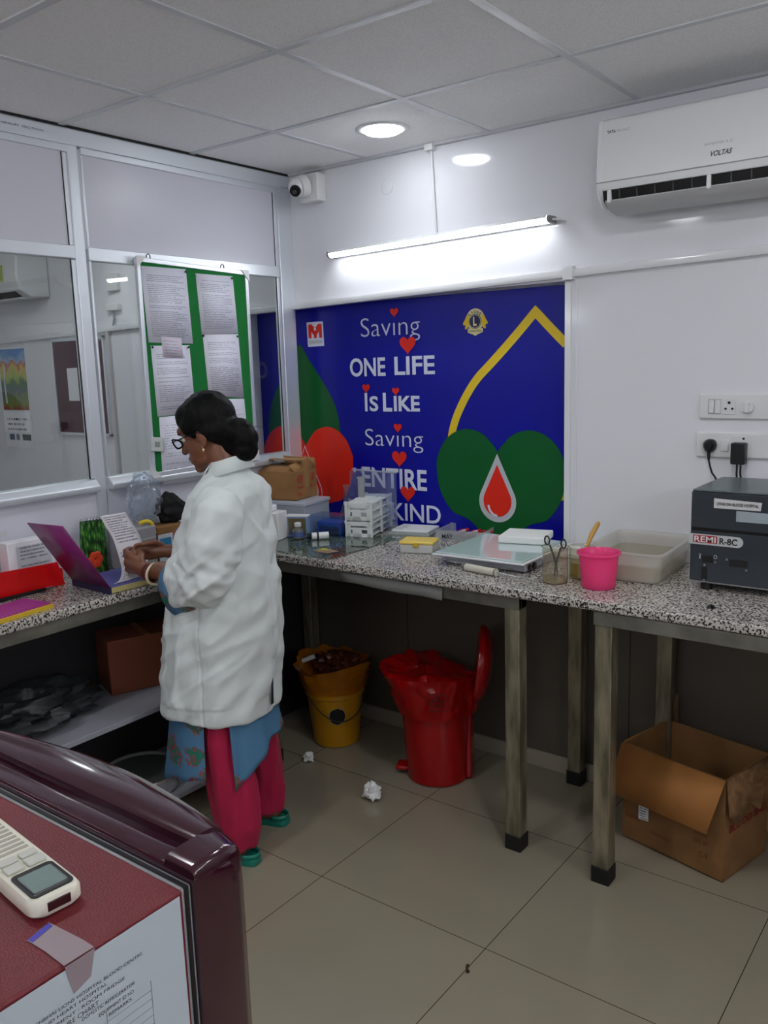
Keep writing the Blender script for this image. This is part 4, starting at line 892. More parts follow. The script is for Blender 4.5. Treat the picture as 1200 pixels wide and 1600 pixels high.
# long red front wall and taller back part
b = B(); b.prism([(-2.1, 0.001), (-1.408, 0.001), (-1.43, .088), (-2.1, .108)], (.112, 0, T), (0, 1, 0), (0, 0, 1), (.006, 0, 0)); b.obj('front_wall', M_redf, t, bevel=.001)
b = B(); b.box(.03, .112, -2.1, -1.412, T+.0005, T+.006); b.obj('base', M_redf, t)
b = B(); b.box(.03, .036, -2.1, -1.615, T, T+.15); b.obj('back_wall', M_redf, t)
b = B(); b.box(.036, .112, -1.416, -1.41, T, T+.06); b.obj('end_wall', M_redf, t)
t = thing('paper_box', 'white printed carton lying in the red tray', 'box', (.12, -1.5, T+.006)); Rm = rotz((.11, -1.50, 0), 0)
b = B(); b.prism([(-.028, 0), (.028, 0), (.028, .175), (-.028, .175)], (.07, -1.60, T+.008), (1, 0, 0), (0, 0, 1), (0, .175, 0)); b.obj('body', M_paper, t, bevel=.003)
b = B(); b.quad((.0995, -1.57, T+.05), (.0995, -1.44, T+.05), (.0995, -1.44, T+.165), (.0995, -1.57, T+.165)); b.obj('printed_panel', doc_material('form_panel', 9, 11, paper=(196, 198, 204), ink=(120, 122, 132), top=1, bottom=0), t)
t = thing('black_pen', 'black pen lying against the front of the red tray', 'pen', (.235, -1.62, T+.006))
B().cyl((.14, -1.70, T+.007), (.14, -1.50, T+.007), .0065, n=12).obj('barrel', M_black, t); B().cyl((.14, -1.499, T+.007), (.14, -1.47, T+.007), .0055, n=12).obj('silver_cap', M_chrome, t)
# pink ribbed booklet with yellow pages
t = thing('ribbed_booklet', 'pinkish purple ribbed booklet with yellow page edges at the left worktop edge', 'booklet', (.33, -1.75, T)); Rm = rotz((.315, -1.77, 0), .12)
b = B(); b.box(-.075, .068, -.30, .155, T, T+.014, Rm); b.obj('pages', mat('yellow_pages', (208, 172, 40), .6), t, bevel=.001)
M_rib = mat('pink_ribbed', (176, 62, 150), .4)
b = B()
n = 60
for i in range(n):
    y = -.30+.455*i/n; b.box(-.075, .06, y, y+.455/n*.62, T+.0145, T+.0175, Rm)
b.box(-.075, .06, -.30, .155, T+.0142, T+.0155, Rm); b.obj('ribbed_cover', M_rib, t)
# big register: closed body, propped purple cover, curved sheet
t = thing('purple_register', 'large register with purple cover propped half open on the left worktop', 'register', (.3, -1.33, T)); 
# block corners on the counter: front-left(.352,-1.39) right end (.396,-1.20)
A0, A1 = Vector((.388, -1.405, 0)), Vector((.398, -1.175, 0)); back = Vector((-.228, .006, 0))
def slab(b, P, z0, z1): b.prism([(p.x, p.y) for p in P], (0, 0, z0), (1, 0, 0), (0, 1, 0), (0, 0, z1-z0)); return b
slab(B(), [A0, A1, A1+back, A0+back], T+.002, T+.022).obj('page_block', mat('yellowed_pages', (192, 180, 120), .7), t, bevel=.001)
slab(B(), [A0+Vector((.003, -.008, 0)), A0+back+Vector((0, -.008, 0)), A0+back, A0+Vector((.003, 0, 0))], T+.001, T+.026).obj('spine', mat('navy_cloth', (30, 30, 66), .6), t)
slab(B(), [A0+Vector((0, .002, 0)), A1, A1+back, A0+back+Vector((0, .002, 0))], T+.0225, T+.025).obj('violet_page', mat('violet_page', (92, 92, 160), .6), t)
top0, top1 = Vector((.386, -1.563, 1.226)), Vector((.160, -1.552, 1.216))
c0, c1 = A0+Vector((.004, -.006, T+.024)), A0+back+Vector((0, -.006, T+.024))
b = B(); b.quad(c0, c1, top1, top0); b.obj('cover', mat('purple_cover', (112, 24, 92), .35, noise_c=(124, 34, 104), nscale=20), t, solid=.0045)
# loose curved sheet
def surf(name, rows, m, parent=None, solid=.0006):
    b = B(); L = b.bm.loops.layers.uv.verify(); V = [[b.bm.verts.new(Vector(p)) for p in r] for r in rows]; nr, nc = len(rows), len(rows[0])
    for i in range(nr-1):
        for j in range(nc-1):
            f = b.bm.faces.new([V[i][j], V[i][j+1], V[i+1][j+1], V[i+1][j]]); f.smooth = True
            for l, (a, c) in zip(f.loops, ((i, j), (i, j+1), (i+1, j+1), (i+1, j))): l[L].uv = (c/(nc-1), a/(nr-1))
    return b.obj(name, m, parent, solid=solid, recalc=True)
rows = []
cur = catmull([(.375, -1.385, T+.03), (.355, -1.345, T+.034), (.315, -1.305, T+.055), (.275, -1.285, T+.10), (.25, -1.285, T+.16), (.235, -1.30, T+.205), (.228, -1.315, T+.245)], 5, False)
for i, p in enumerate(cur):
    f_ = i/(len(cur)-1); wv = Vector((-.02+.01*f_, .135-.02*f_, -.004))
    rows.append([Vector(p)+wv*j/4 for j in range(5)])
o = surf('printed_slip', rows, doc_material('slip_print', 30, 21, paper=(226, 222, 226), ink=(120, 115, 125), top=.97)); tag(o, 'curling printed white sheet held up in front of her hands', 'paper sheet')
# spiral notepad with green leafy cover
t = thing('spiral_notepad', 'spiral notepad with a green leafy cover standing against the partition', 'notepad', (.1, -1.25, T))
def leafy():
    m, nt, bs = new_mat('leafy_cover'); N = nt.nodes.new; L = nt.links.new
    tc = N('ShaderNodeTexCoord'); v = N('ShaderNodeTexVoronoi'); v.inputs['Scale'].default_value = 95; mp = N('ShaderNodeMapping'); mp.inputs['Rotation'].default_value = (.8, 0, 0); mp.inputs['Scale'].default_value = (1, 1, .35); L(tc.outputs['Object'], mp.inputs[0]); L(mp.outputs[0], v.inputs['Vector'])
    r = N('ShaderNodeValToRGB'); e = r.color_ramp.elements; e[0].position = .15; e[0].color = srgb((120, 170, 70)); e[1].position = .75; e[1].color = srgb((14, 40, 16)); q = e.new(.4); q.color = srgb((50, 120, 36)); L(v.outputs['Distance'], r.inputs[0]); L(r.outputs[0], bs.inputs['Base Color']); bs.inputs['Roughness'].default_value = .4; return m
b = B(); b.prism([(-1.318, T+.002), (-1.20, T+.002), (-1.205, T+.205), (-1.30, T+.21)], (.075, 0, 0), (0, 1, 0), (0, 0, 1), (.012, 0, 0)); b.obj('cover', leafy(), t)
for i in range(7):
    y = -1.295+.014*i; ring = [(.081+.009*math.cos(a), y, T+.209+.009*math.sin(a)) for a in [2*PI*k/10 for k in range(11)]]; b = B(); b.tube(ring, .0016, 5, False); b.obj('spiral_ring', M_chrome, t)
b = B()
for k in range(6):
    a = 2*PI*k/6; b.ball((.098, -1.262+.018*math.cos(a), T+.06+.018*math.sin(a)), (.004, .016, .016), nu=10, nv=6)
b.obj('orange_flower', mat('orange_petals', (225, 70, 30), .5), t)
# grey carton, white card, clear bag, black cloth
t = thing('grey_carton', 'grey ridged carton holding a yellow-tipped tube, beside her hands', 'box', (.05, -1.03, T))
B().box(.045, .155, -1.165, -1.02, T, T+.155).obj('body', mat('grey_carton', (165, 165, 168), .6), t, bevel=.003)
B().box(.1555, .1575, -1.16, -1.025, T+.105, T+.112).obj('ridge', mat('grey_light', (190, 190, 192), .6), t)
b = B(); b.tube(catmull([(.12, -1.07, T+.168), (.125, -1.04, T+.172), (.13, -1.02, T+.16), (.132, -1.01, T+.12)], 5, False), .008, 10); o = b.obj('yellow_tube', mat('yellow_plastic', (235, 205, 50), .35)); tag(o, 'bent yellow plastic tube curving over the grey carton', 'tube')
t = thing('brown_carton', 'small brown carton with a blue printed card in front, behind her hands', 'box', (.1, -.95, T))
B().box(.04, .14, -1.005, -.86, T, T+.14).obj('body', M_card, t, bevel=.003); b = B(); b.box(.162, .166, -1.02, -.95, T+.0, T+.115); b.obj('card', mat('white_card', (210, 214, 220), .5), t)
B().box(.1665, .1675, -1.015, -.96, T+.06, T+.10).obj('blue_print', mat('blue_print', (40, 130, 175), .5), t)
o = crumple((.085, -1.01, T+.156+.07), (.045, .07, .10), 8, .3, 3.2).obj('clear_bag', clear_mat('clear_film', (236, 242, 248), .08, 1.45, body=.12, base_gloss=.08)); tag(o, 'crumpled clear plastic bag on the grey carton against the partition', 'bag')
md = o.modifiers.new('d', 'DISPLACE'); tx = bpy.data.textures.new('crumple', 'CLOUDS'); tx.noise_scale = .02; md.texture = tx; md.strength = .01
for v in o.data.vertices: v.co.x = max(v.co.x, .03)
o = crumple((.085, -.868, T+.14+.04), (.045, .085, .07), 5, .25).obj('black_cloth_bag', mat('black_cloth', (10, 10, 11), .85)); tag(o, 'black cloth bundle on the small brown carton below the green board', 'cloth')
TB = T+.1405
for v in o.data.vertices: v.co.z = TB+(v.co.z-TB)*(1 if v.co.y < -.9 else max(.4, 1-(v.co.y+.9)*5)); v.co.x = max(v.co.x, .03)
zmn = min(v.co.z for v in o.data.vertices)
for v in o.data.vertices: v.co.z += TB-zmn

# ================================================================ ON THE FLOOR UNDER THE COUNTER
# yellow bin with liner
t = thing('yellow_bin', 'yellow waste bin with an overflowing yellow liner under the counter', 'bin', (.39, -.27, 0)); YX, YY = .395, -.275
B().lathe((YX, YY, 0), [(.095, 0), (.105, .006), (.128, .235), (.137, .24), (.137, .265), (.131, .268), (.133, .30), (.128, .30), (.12, .24), (.10, .01)], 48, True, True).obj('bucket', mat('yellow_bin_plastic', (176, 124, 8), .3), t)
def liner(cx, cy, zb, zt, r0, r1, seed, amp, n=56, m=10, skew=(0, 0), wob=.02, pleat=.003, closed=False):
    rings = []
    for j in range(m):
        f_ = j/(m-1); ring = []
        for i in range(n):
            a = 2*PI*i/n; k = noise.noise(Vector((math.cos(a)*2.2+seed, math.sin(a)*2.2, f_*2.2)))+.5*noise.noise(Vector((math.cos(a)*6+seed, math.sin(a)*6, f_*5)))
            r = r0+(r1-r0)*f_+amp*k*(.25+.75*f_)+pleat*math.sin(a*11+3*k)*math.sin(f_*PI)
            z = zb+(zt-zb)*f_+wob*math.sin(a*2+seed)*f_+amp*.5*k*f_
            ring.append((cx+skew[0]*f_+r*math.cos(a), cy+skew[1]*f_+r*math.sin(a), z))
        rings.append(ring)
    # fold inwards
    last = rings[-1]
    if closed:
        for k, dz in ((.90, .012), (.72, .010), (.45, -.004), (.15, .004)):
            rings.append([(cx+skew[0]+(x-cx-skew[0])*k, cy+skew[1]+(y-cy-skew[1])*k, z+dz+.016*noise.noise(Vector((x*22, y*22, k*5+seed)))) for x, y, z in last])
    else:
        rings.append([(cx+(x-cx)*.86, cy+(y-cy)*.86, z-.012) for x, y, z in last]); rings.append([(cx+(x-cx)*.6, cy+(y-cy)*.6, z-.07) for x, y, z in last])
    b = B(); b.loft(rings, False, True); return b
M_yl = clear_mat('yellow_film', (245, 190, 60), .15, 1.4, body=.8, body_c=(196, 122, 10))
liner(YX, YY, .262, .385, .142, .172, 2, .03, wob=.018).obj('liner', M_yl, t)
B().lathe((YX, YY, 0), [(.107, .05), (.1175, .15)], 1) if 0 else None
ang = math.atan2(CAM.y-YY, CAM.x-YX)+.05
def label_patch(cx, cy, r0, r1, z0, z1, a0, a1, m, parent, nm, rnd=True):
    b = B(); n = 12; rings = []
    for j in range(9):
        f_ = j/8; zz = z0+(z1-z0)*f_; hw = (a1-a0)/2*(math.sqrt(max(0, 1-(2*f_-1)**2)) if rnd else 1); ac = (a0+a1)/2; r = r0+(r1-r0)*f_
        rings.append([(cx+r*math.cos(ac-hw+2*hw*i/n), cy+r*math.sin(ac-hw+2*hw*i/n), zz) for i in range(n+1)])
    b.loft(rings, False, False, closed=False); return b.obj(nm, m, parent)
label_patch(YX, YY, .1185, .1255, .115, .205, ang-.33, ang+.33, mat('black_label_ring', (150, 140, 90), .5), t, 'label_ring'); label_patch(YX, YY, .1195, .1265, .12, .2, ang-.29, ang+.29, M_dark, t, 'black_label')
b = B(); b.tube(catmull([(YX+.137*math.cos(a), YY+.137*math.sin(a), .25-.11*math.sin((a+1.9)/2.6*PI)) for a in [-1.9+2.6*i/8 for i in range(9)]], 3, False), .003, 6); b.obj('handle_wire', mat('dark_wire', (45, 40, 30), .5), t)
crumple((YX, YY+.02, .352), (.10, .09, .045), 4, .5, 4).obj('waste_heap', mat('dark_waste', (70, 14, 10), .35, noise_c=(110, 60, 40), nscale=60), t)
t2 = thing('used_vial', 'white used vial resting on the rim of the yellow bin', 'vial', (.30, -.36, .38)); B().cyl((.262, -.34, .375), (.315, -.31, .398), .011, n=14).obj('body', M_white, t2); B().cyl((.316, -.3095, .3985), (.327, -.303, .403), .009, n=14).obj('cap', M_black, t2)
# red pedal bin
RX, RY = .975, -.30; t = thing('red_bin', 'red pedal bin with a raised lid and biohazard liner under the counter', 'bin', (RX, RY, 0))
M_rb = mat('red_bin_plastic', (150, 4, 8), .22, spec=.4)
B().lathe((RX, RY, 0), [(.118, 0), (.128, .006), (.146, .30), (.158, .305), (.160, .33), (.152, .333), (.14, .30), (.122, .012)], 56, True, True).obj('bucket', M_rb, t)
# lid: shallow dome standing on edge, hinge to the right rear
hd = Vector((math.cos(.55), math.sin(.55), 0)); hinge = Vector((RX, RY, .335))+hd*.155
b = B(); rings = []
side = Vector((-hd.y, hd.x, 0)); upv = (Vector((0, 0, 1))*.985+hd*.14).normalized(); nn = side.cross(upv).normalized()
nn = nn if nn.dot(hd) > 0 else -nn
for k, dpt in ((1.0, -.012), (1.03, 0), (1.02, .012), (.9, .03), (.6, .045), (.2, .05)):
    rings.append([hinge+upv*(.155+.155*k*math.cos(a))+side*(.155*k*math.sin(a))+nn*dpt for a in [2*PI*i/44 for i in range(44)]])
b.loft(rings, True, True); b.obj('lid', M_rb, t)
for s in (-1, 1): B().box(-.012, .012, -.01, .01, 0, .045, Matrix.Translation(hinge+side*.05*s-Vector((0, 0, .02))) @ Matrix.Rotation(.55, 4, 'Z')).obj('hinge', M_rb, t, bevel=.003)
b = B(); Rm = rotz((RX, RY, 0), math.radians(205)); b.box(.115, .175, -.035, .035, .02, .038, Rm); b.obj('pedal', M_rb, t, bevel=.006)
b = B(); Rm = rotz((RX, RY, 0), math.radians(20)); b.box(.125, .15, -.03, .03, .01, .33, Rm); b.obj('rear_column', M_rb, t, bevel=.006)
M_rl = clear_mat('red_film', (240, 60, 60), .2, 1.4, body=.94, body_c=(178, 8, 12))
b = liner(RX, RY, .302, .462, .166, .180, 9, .02, skew=(-.012, -.006), wob=.016, pleat=.006, n=120, m=16, closed=True)
for v in b.bm.verts:
    if v.co.z > .33:
        q = Vector((v.co.x-RX, v.co.y-RY)); al = q.normalized().dot(Vector((-.8, -.6))); hh = (v.co.z-.33)/.13; v.co.z += .022*al*hh; v.co.x += -.03*max(0, al)*hh; v.co.y += -.02*max(0, al)*hh
lin_o = b.obj('liner', M_rl, t)
ang = math.atan2(CAM.y-RY, CAM.x-RX)
M_bio = mat('dark_red_print', (40, 2, 4), .5)
u_ = Vector((-math.sin(ang), math.cos(ang), 0)); n_ = Vector((math.cos(ang), math.sin(ang), .0)); oo = Vector((RX, RY, .0))+n_*.190
b = B()
for k in range(3):
    a0 = PI/2+2*PI*k/3; c_ = (.013*math.cos(a0), .013*math.sin(a0))
    P = [(c_[0]+.0145*math.cos(a0+s), c_[1]+.0145*math.sin(a0+s)) for s in [-2.5+5*i/14 for i in range(15)]]; Pi = [(c_[0]*1.15+.0095*math.cos(a0+s), c_[1]*1.15+.0095*math.sin(a0+s)) for s in [-2.5+5*i/14 for i in range(15)]]
    for i in range(14):
        b.quad(*[oo+u_*x+Vector((0, 0, 1))*(.395+z) for x, z in (P[i], P[i+1], Pi[i+1], Pi[i])])
b.obj('biohazard_symbol', M_bio, t)
b = B()
for x0, x1, z0, z1 in ((-.034, .034, .425, .427), (-.034, .034, .358, .360), (-.034, -.032, .358, .427), (.032, .034, .358, .427)): b.quad(*[oo+u_*x+Vector((0, 0, 1))*z_ for x, z_ in ((x0, z0), (x1, z0), (x1, z1), (x0, z1))])
b.obj('symbol_frame', M_bio, t)
# scraps
def scrap(x, y, r, seed, lbl):
    o = crumple((x, y, r*.6), (r, r*.8, r*.85), seed, .6, 2.2, 20, 12).obj('paper_scrap', mat('scrap_white', (228, 228, 226), .7)); tag(o, lbl, 'paper scrap', 'crumpled paper scraps on the floor')
    for p in o.data.polygons: p.use_smooth = False
scrap(.878, -.63, .035, 2, 'larger crumpled white paper scrap on the floor before the red bin'); scrap(.44, -.52, .022, 6, 'smaller crumpled paper scrap on the floor before the yellow bin')
b = B(); b.tube([(1.705, -1.252, .003), (1.693, -1.24, .005), (1.69, -1.228, .003)], [.006, .003, .005], 6); tag(b.obj('dry_leaf_bit', mat('dark_brown_bit', (52, 38, 24), .8)), 'tiny dark brown scrap on the floor tile joint', 'scrap')
# big carton
CX, CY, CA = 1.791, -.326, -.244
CW, CD, CH = .389, .285, .36
Rm = Matrix.Translation((CX, CY, 0)) @ Matrix.Rotation(CA, 4, 'Z')
t = thing('cardboard_box', 'large open cardboard carton with red print on the floor at the right', 'cardboard box', (CX, CY, 0))
b = B(); openbox(b, 0, CW, 0, CD, 0, CH, .005, Rm); b.obj('body', mat('carton_kraft', (138, 98, 56), .8, noise_c=(126, 88, 48), nscale=10), t)
M_kr = mat('carton_inside', (158, 104, 46), .75, noise_c=(148, 96, 42), nscale=8)
def fl(P, m=M_kr): b = B(); b.quad(*[Rm @ Vector(p) for p in P]); b.obj('flap', m, t, solid=.005)
fl([(-.004, -.003, CH), (CW, -.003, CH), (CW-.02, -.075, CH-.165), (.0-.015, -.075, CH-.165)])
fl([(-.003, .01, CH), (-.003, CD-.01, CH), (-.045, CD-.02, CH-.13), (-.045, .02, CH-.13)])
fl([(.0, CD+.003, CH), (.035, CD+.003, CH), (.03, CD+.006, CH+.10), (.022, CD+.006, CH+.11)], mat('flap_dark', (90, 66, 40), .8))
# torn right flap
b = B(); P = [(CW+.003, .0, CH), (CW+.003, CD, CH+.0), (CW+.045, CD-.02, CH-.02), (CW+.06, CD*.75, CH-.07), (CW+.05, CD*.55, CH-.05), (CW+.055, CD*.42, CH-.12), (CW+.03, CD*.3, CH-.09), (CW+.035, CD*.12, CH-.15), (CW+.015, .0, CH-.12)]
v = [b.bm.verts.new(Rm @ Vector(p)) for p in P]; f = b.bm.faces.new(v); bmesh.ops.triangulate(b.bm, faces=[f]); b.obj('torn_flap', mat('torn_kraft', (140, 104, 66), .85, noise_c=(110, 78, 46), nscale=30), t, solid=.004)
u_ = Rm.to_3x3() @ Vector((1, 0, 0)); v_ = Rm.to_3x3() @ Vector((0, 1, 0)); n_ = -v_
oo = Rm @ Vector((0, -.001, 0))
b = B(); b.quad(*[oo+u_*x+Vector((0, 0, z))+n_*.0008 for x, z in ((.068, .095), (.108, .10), (.108, .185), (.068, .185))]); b.obj('barcode_label', doc_material('barcode_print', 9, 14, ink=(30, 30, 30), top=1, bottom=0, dens=.46), t)
M_fade = mat('faded_red_ink', (104, 30, 16), .7)
for s, xa, xb, za, zb in (('GLASSWARE', .015, .075, .085, .103), ('DISPOSABLE', .115, .19, .06, .07), ('PACK NO.', .27, .33, .155, .165), ('BATCH', .285, .33, .135, .144), ('SIZE  M', .28, .33, .105, .118), ('C E', .305, .335, .06, .078)):
    text('print', s, M_fade, xa, xb, (za, zb), t, oo, u_, (0, 0, 1), n_, 0)
oo2 = Rm @ Vector((CW+.001, 0, 0)); text('print', 'BLOOD BAG', mat('dark_red_print2', (130, 20, 14), .7), .03, .27, (.165, .19), t, oo2, v_, (0, 0, 1), u_, .03)
# ================================================================ REFRIGERATOR IN THE FOREGROUND
FX0, FX1, FY0, FYG, FZ = 1.66, 2.22, -3.12, -2.603, 1.2
t = thing('refrigerator', 'maroon single-door refrigerator in the lower left foreground', 'refrigerator', (1.94, -2.85, 0))
M_fr = mat('maroon_textured', (104, 14, 26), .42, bump=.35, bscale=420)
M_fd = mat('maroon_gloss', (52, 8, 27), .12, coat=.6)
B().box(FX0, FX1, FY0, FYG, .02, FZ).obj('cabinet', M_fr, t, bevel=.003)
B().box(FX0+.004, FX1-.004, FYG, FYG+.014, .03, FZ-.002).obj('gasket', mat('gasket_grey', (150, 152, 155), .4), t, bevel=.003)
B().box(FX0+.002, FX1-.002, FYG+.0045, FYG+.009, .028, FZ-.0005).obj('gasket_shadow_line', M_black, t)
# door: crowned front, rounded corners
def door_ring(z, grow=0.0, n=60):
    P = []; y0 = FYG+.014
    P.append((FX0, y0, z)); 
    for i in range(n+1):
        f_ = i/n; x = FX0+(FX1-FX0)*f_; s = math.sin(PI*f_)
        e = min(f_, 1-f_)*(FX1-FX0); rr = .012; cor = (rr-math.sqrt(max(0, rr*rr-(rr-min(e, rr))**2)))
        P.append((x, y0+.070+.045*s**.8-cor+grow, z))
    P.append((FX1, y0, z)); return P
b = B(); rings = []
for z, g in ((.05, -.01), (.06, 0), (1.16, 0), (1.178, -.001), (1.19, -.004), (1.198, -.010), (1.202, -.020)): rings.append(door_ring(z, g))
b.loft(rings, True, True); b.obj('door', M_fd, t)
# raised top moulding of the door with a long handle groove between two ridges
b = B(); rings = []
n = 20
for i in range(n+1):
    f_ = i/n; x = FX0-.2*0+(2.172-FX0)*f_; s = math.sin(PI*(x-FX0)/(FX1-FX0)); yf = FYG+.014+.070+.045*s**.8
    y0 = FYG+.0145; w_ = yf-y0
    rings.append([(x, y0, 1.199), (x, y0+.002, 1.207), (x, y0+.018, 1.2095), (x, y0+.024, 1.208), (x, y0+.0265, 1.2045), (x, y0+.0265, 1.199)])
b.loft(rings, smooth=False); b.obj('inner_ridge', M_fd, t, bevel=.0012)
def rail(xa, xb, fr, cnt, nm, close):
    b = B(); rings = []
    for i in range(cnt+1):
        x = xa+(xb-xa)*i/cnt; s = math.sin(PI*min(1, (x-FX0)/(FX1-FX0))); e = FX1-x; rr = .012; cor = rr-math.sqrt(max(0, rr*rr-(rr-min(e, rr))**2))
        yf = FYG+.014+.070+.045*max(0, s)**.8-cor-.0015; y0 = FYG+.0145; inner = y0+fr
        hgt = 1.2145-(.006*max(0, 1-(FX1-x)/.008)**2 if close else 0); w_ = yf-inner
        rings.append([(x, inner, 1.196), (x, inner+.0005, hgt-.004), (x, inner+min(.005, w_*.2), hgt-.0008), (x, inner+w_*.3, hgt+.0006), (x, inner+w_*.55, hgt+.0004), (x, yf-w_*.22, hgt-.003), (x, yf-w_*.1, hgt-.007), (x, yf-w_*.03, hgt-.013), (x, yf, hgt-.022), (x, yf, 1.180)])
    b.loft(rings, smooth=True); return b.obj(nm, M_fd, t)
rail(FX0, 2.1745, .0385, 40, 'top_handle_moulding', False); rail(2.174, 2.2192, .001, 30, 'top_corner_moulding', True)
# printed chart taped over the side
M_ink2 = mat('printer_ink', (60, 64, 70), .6)
t = thing('temperature_chart', 'printed temperature record sheet taped to the side of the maroon refrigerator', 'paper sheet', (2.221, -2.8, .9))
SX = FX1+.0018
b = B(); b.prism([(-2.98, 1.1945), (-2.6085, 1.1965), (-2.6065, .78), (-2.98, .78)], (SX-.001, 0, 0), (0, 1, 0), (0, 0, 1), (.0008, 0, 0)); b.obj('sheet', mat('chart_paper', (190, 200, 206), .6), t)
for s, ya, yb, za, zb in (('FOUNDATION AND DINESHBHAI LIONS HOSPITAL BLOOD CENTRE', -2.835, -2.657, 1.163, 1.1662), ('OF DEVICES AND HEART HOSPITAL', -2.80, -2.697, 1.157, 1.1602), ('NAME OF EQUIPMENT : ROOM FRIDGE', -2.80, -2.678, 1.1505, 1.1537), ('TEMPERATURE CHART', -2.775, -2.707, 1.1435, 1.148), ('DOMESTIC REFRIGERATOR', -2.725, -2.668, 1.1385, 1.142), ('EQUIPMENT ID NO', -2.708, -2.670, 1.131, 1.1345), ('REMARKS', -2.698, -2.673, 1.1245, 1.128), ('LOCATION', -2.765, -2.735, 1.134, 1.1375)):
    text('print', s, M_ink2, ya, yb, (za, zb), t, (SX, 0, 0), (0, 1, 0), (0, 0, 1), (1, 0, 0), .0)
b = B()
for i in range(12): b.box(SX, SX+.0002, -2.95, -2.65, 1.120-.009*i-.0002, 1.120-.009*i+.0002)
for y in (-2.70, -2.65, -2.76): b.box(SX, SX+.0002, y-.0004, y+.0004, 1.0, 1.130)
b.obj('table_lines', mat('thin_grey_line', (140, 148, 152), .6), t)
M_tape = clear_mat('matte_tape', (225, 215, 215), .4, 1.4, body=.7, body_c=(205, 190, 195))
b = B(); zt = FZ+.0008
pts = [(2.222, -2.765), (2.222, -2.708), (2.205, -2.703), (2.175, -2.708), (2.142, -2.718), (2.132, -2.742)]
pts = [(2.2215, -2.736), (2.2215, -2.706), (2.205, -2.706), (2.18, -2.708), (2.156, -2.710), (2.163, -2.736), (2.19, -2.735)]
b.prism(pts, (0, 0, zt), (1, 0, 0), (0, 1, 0), (0, 0, .0006)); b.prism([(-2.736, FZ), (-2.706, FZ), (-2.712, 1.176), (-2.730, 1.170)], (SX+.0006, 0, 0), (0, 1, 0), (0, 0, 1), (.0004, 0, 0)); b.obj('tape', M_tape, t)
b = B(); b.prism([(2.1635, -2.7355), (2.157, -2.7115), (2.164, -2.711), (2.170, -2.735)], (0, 0, zt+.0007), (1, 0, 0), (0, 1, 0), (0, 0, .0003)); b.obj('blue_ink_mark', mat('blue_biro', (70, 60, 170), .6), t)
# remote control
RL, RW, RH = .205, .054, .02
ex = Vector((.99, -.10, 0)).normalized()
t = thing('remote_control', 'white air conditioner remote with a grey display on the refrigerator top', 'remote control', (2.06, -2.68, FZ))
Rm = Matrix.Translation((2.150, -2.694, FZ)) @ Matrix.Rotation(math.atan2(ex.y, ex.x), 4, 'Z')
def rr_ring(x0, x1, hw, r, z, n=6):
    P = []
    for cx, cy, a0 in ((x1-r, hw-r, 0), (x0+r, hw-r, PI/2), (x0+r, -hw+r, PI), (x1-r, -hw+r, 3*PI/2)):
        for i in range(n+1): a = a0+PI/2*i/n; P.append(Rm @ Vector((cx+r*math.cos(a), cy+r*math.sin(a), z)))
    return P
b = B(); b.loft([rr_ring(-RL+i_, -i_, RW/2-i_, .014, z) for i_, z in ((.003, .001), (0, .005), (0, .015), (.0025, .0195), (.006, .0205))], True, True); b.obj('case', mat('remote_cream', (226, 222, 205), .35), t)
b = B(); b.loft([rr_ring(-.060, -.008, .0215, .006, z) for z in (.0205, .0215)], True, True); b.obj('bezel', M_black, t)
b = B(); b.box(-.051, -.015, -.0165, .0165, .0216, .0221, Rm); b.obj('display', mat('lcd_grey', (118, 138, 132), .25), t)
b = B()
for a in ((-.052, -.051, -.0175, .0175), (-.015, -.014, -.0175, .0175), (-.052, -.014, -.0175, -.0165), (-.052, -.014, .0165, .0175)): b.box(*a, .0216, .0224, Rm)
b.obj('display_frame', M_chrome, t)
def key(x0, x1, y0, y1):
    b = B(); b.box(x0, x1, y0, y1, .0205, .0235, Rm); b.obj('button', mat('key_grey', (196, 196, 186), .4), t, bevel=.004, seg=3)
key(-.080, -.064, -.0205, -.002); key(-.080, -.064, .001, .0205)
key(-.095, -.083, -.02, -.001); key(-.095, -.083, .002, .02)
b = B()
for i in range(9): b.box(-.185+i*.0095, -.180+i*.0095, -.019, .019, .0206, .0211, Rm)
b.obj('printed_legend', mat('legend_grey', (165, 162, 148), .5), t)
b = B(); b.box(-.0045, .0003, -.012, .012, .006, .016, Rm); b.obj('infrared_window', mat('ir_window', (50, 14, 18), .1), t, bevel=.001)
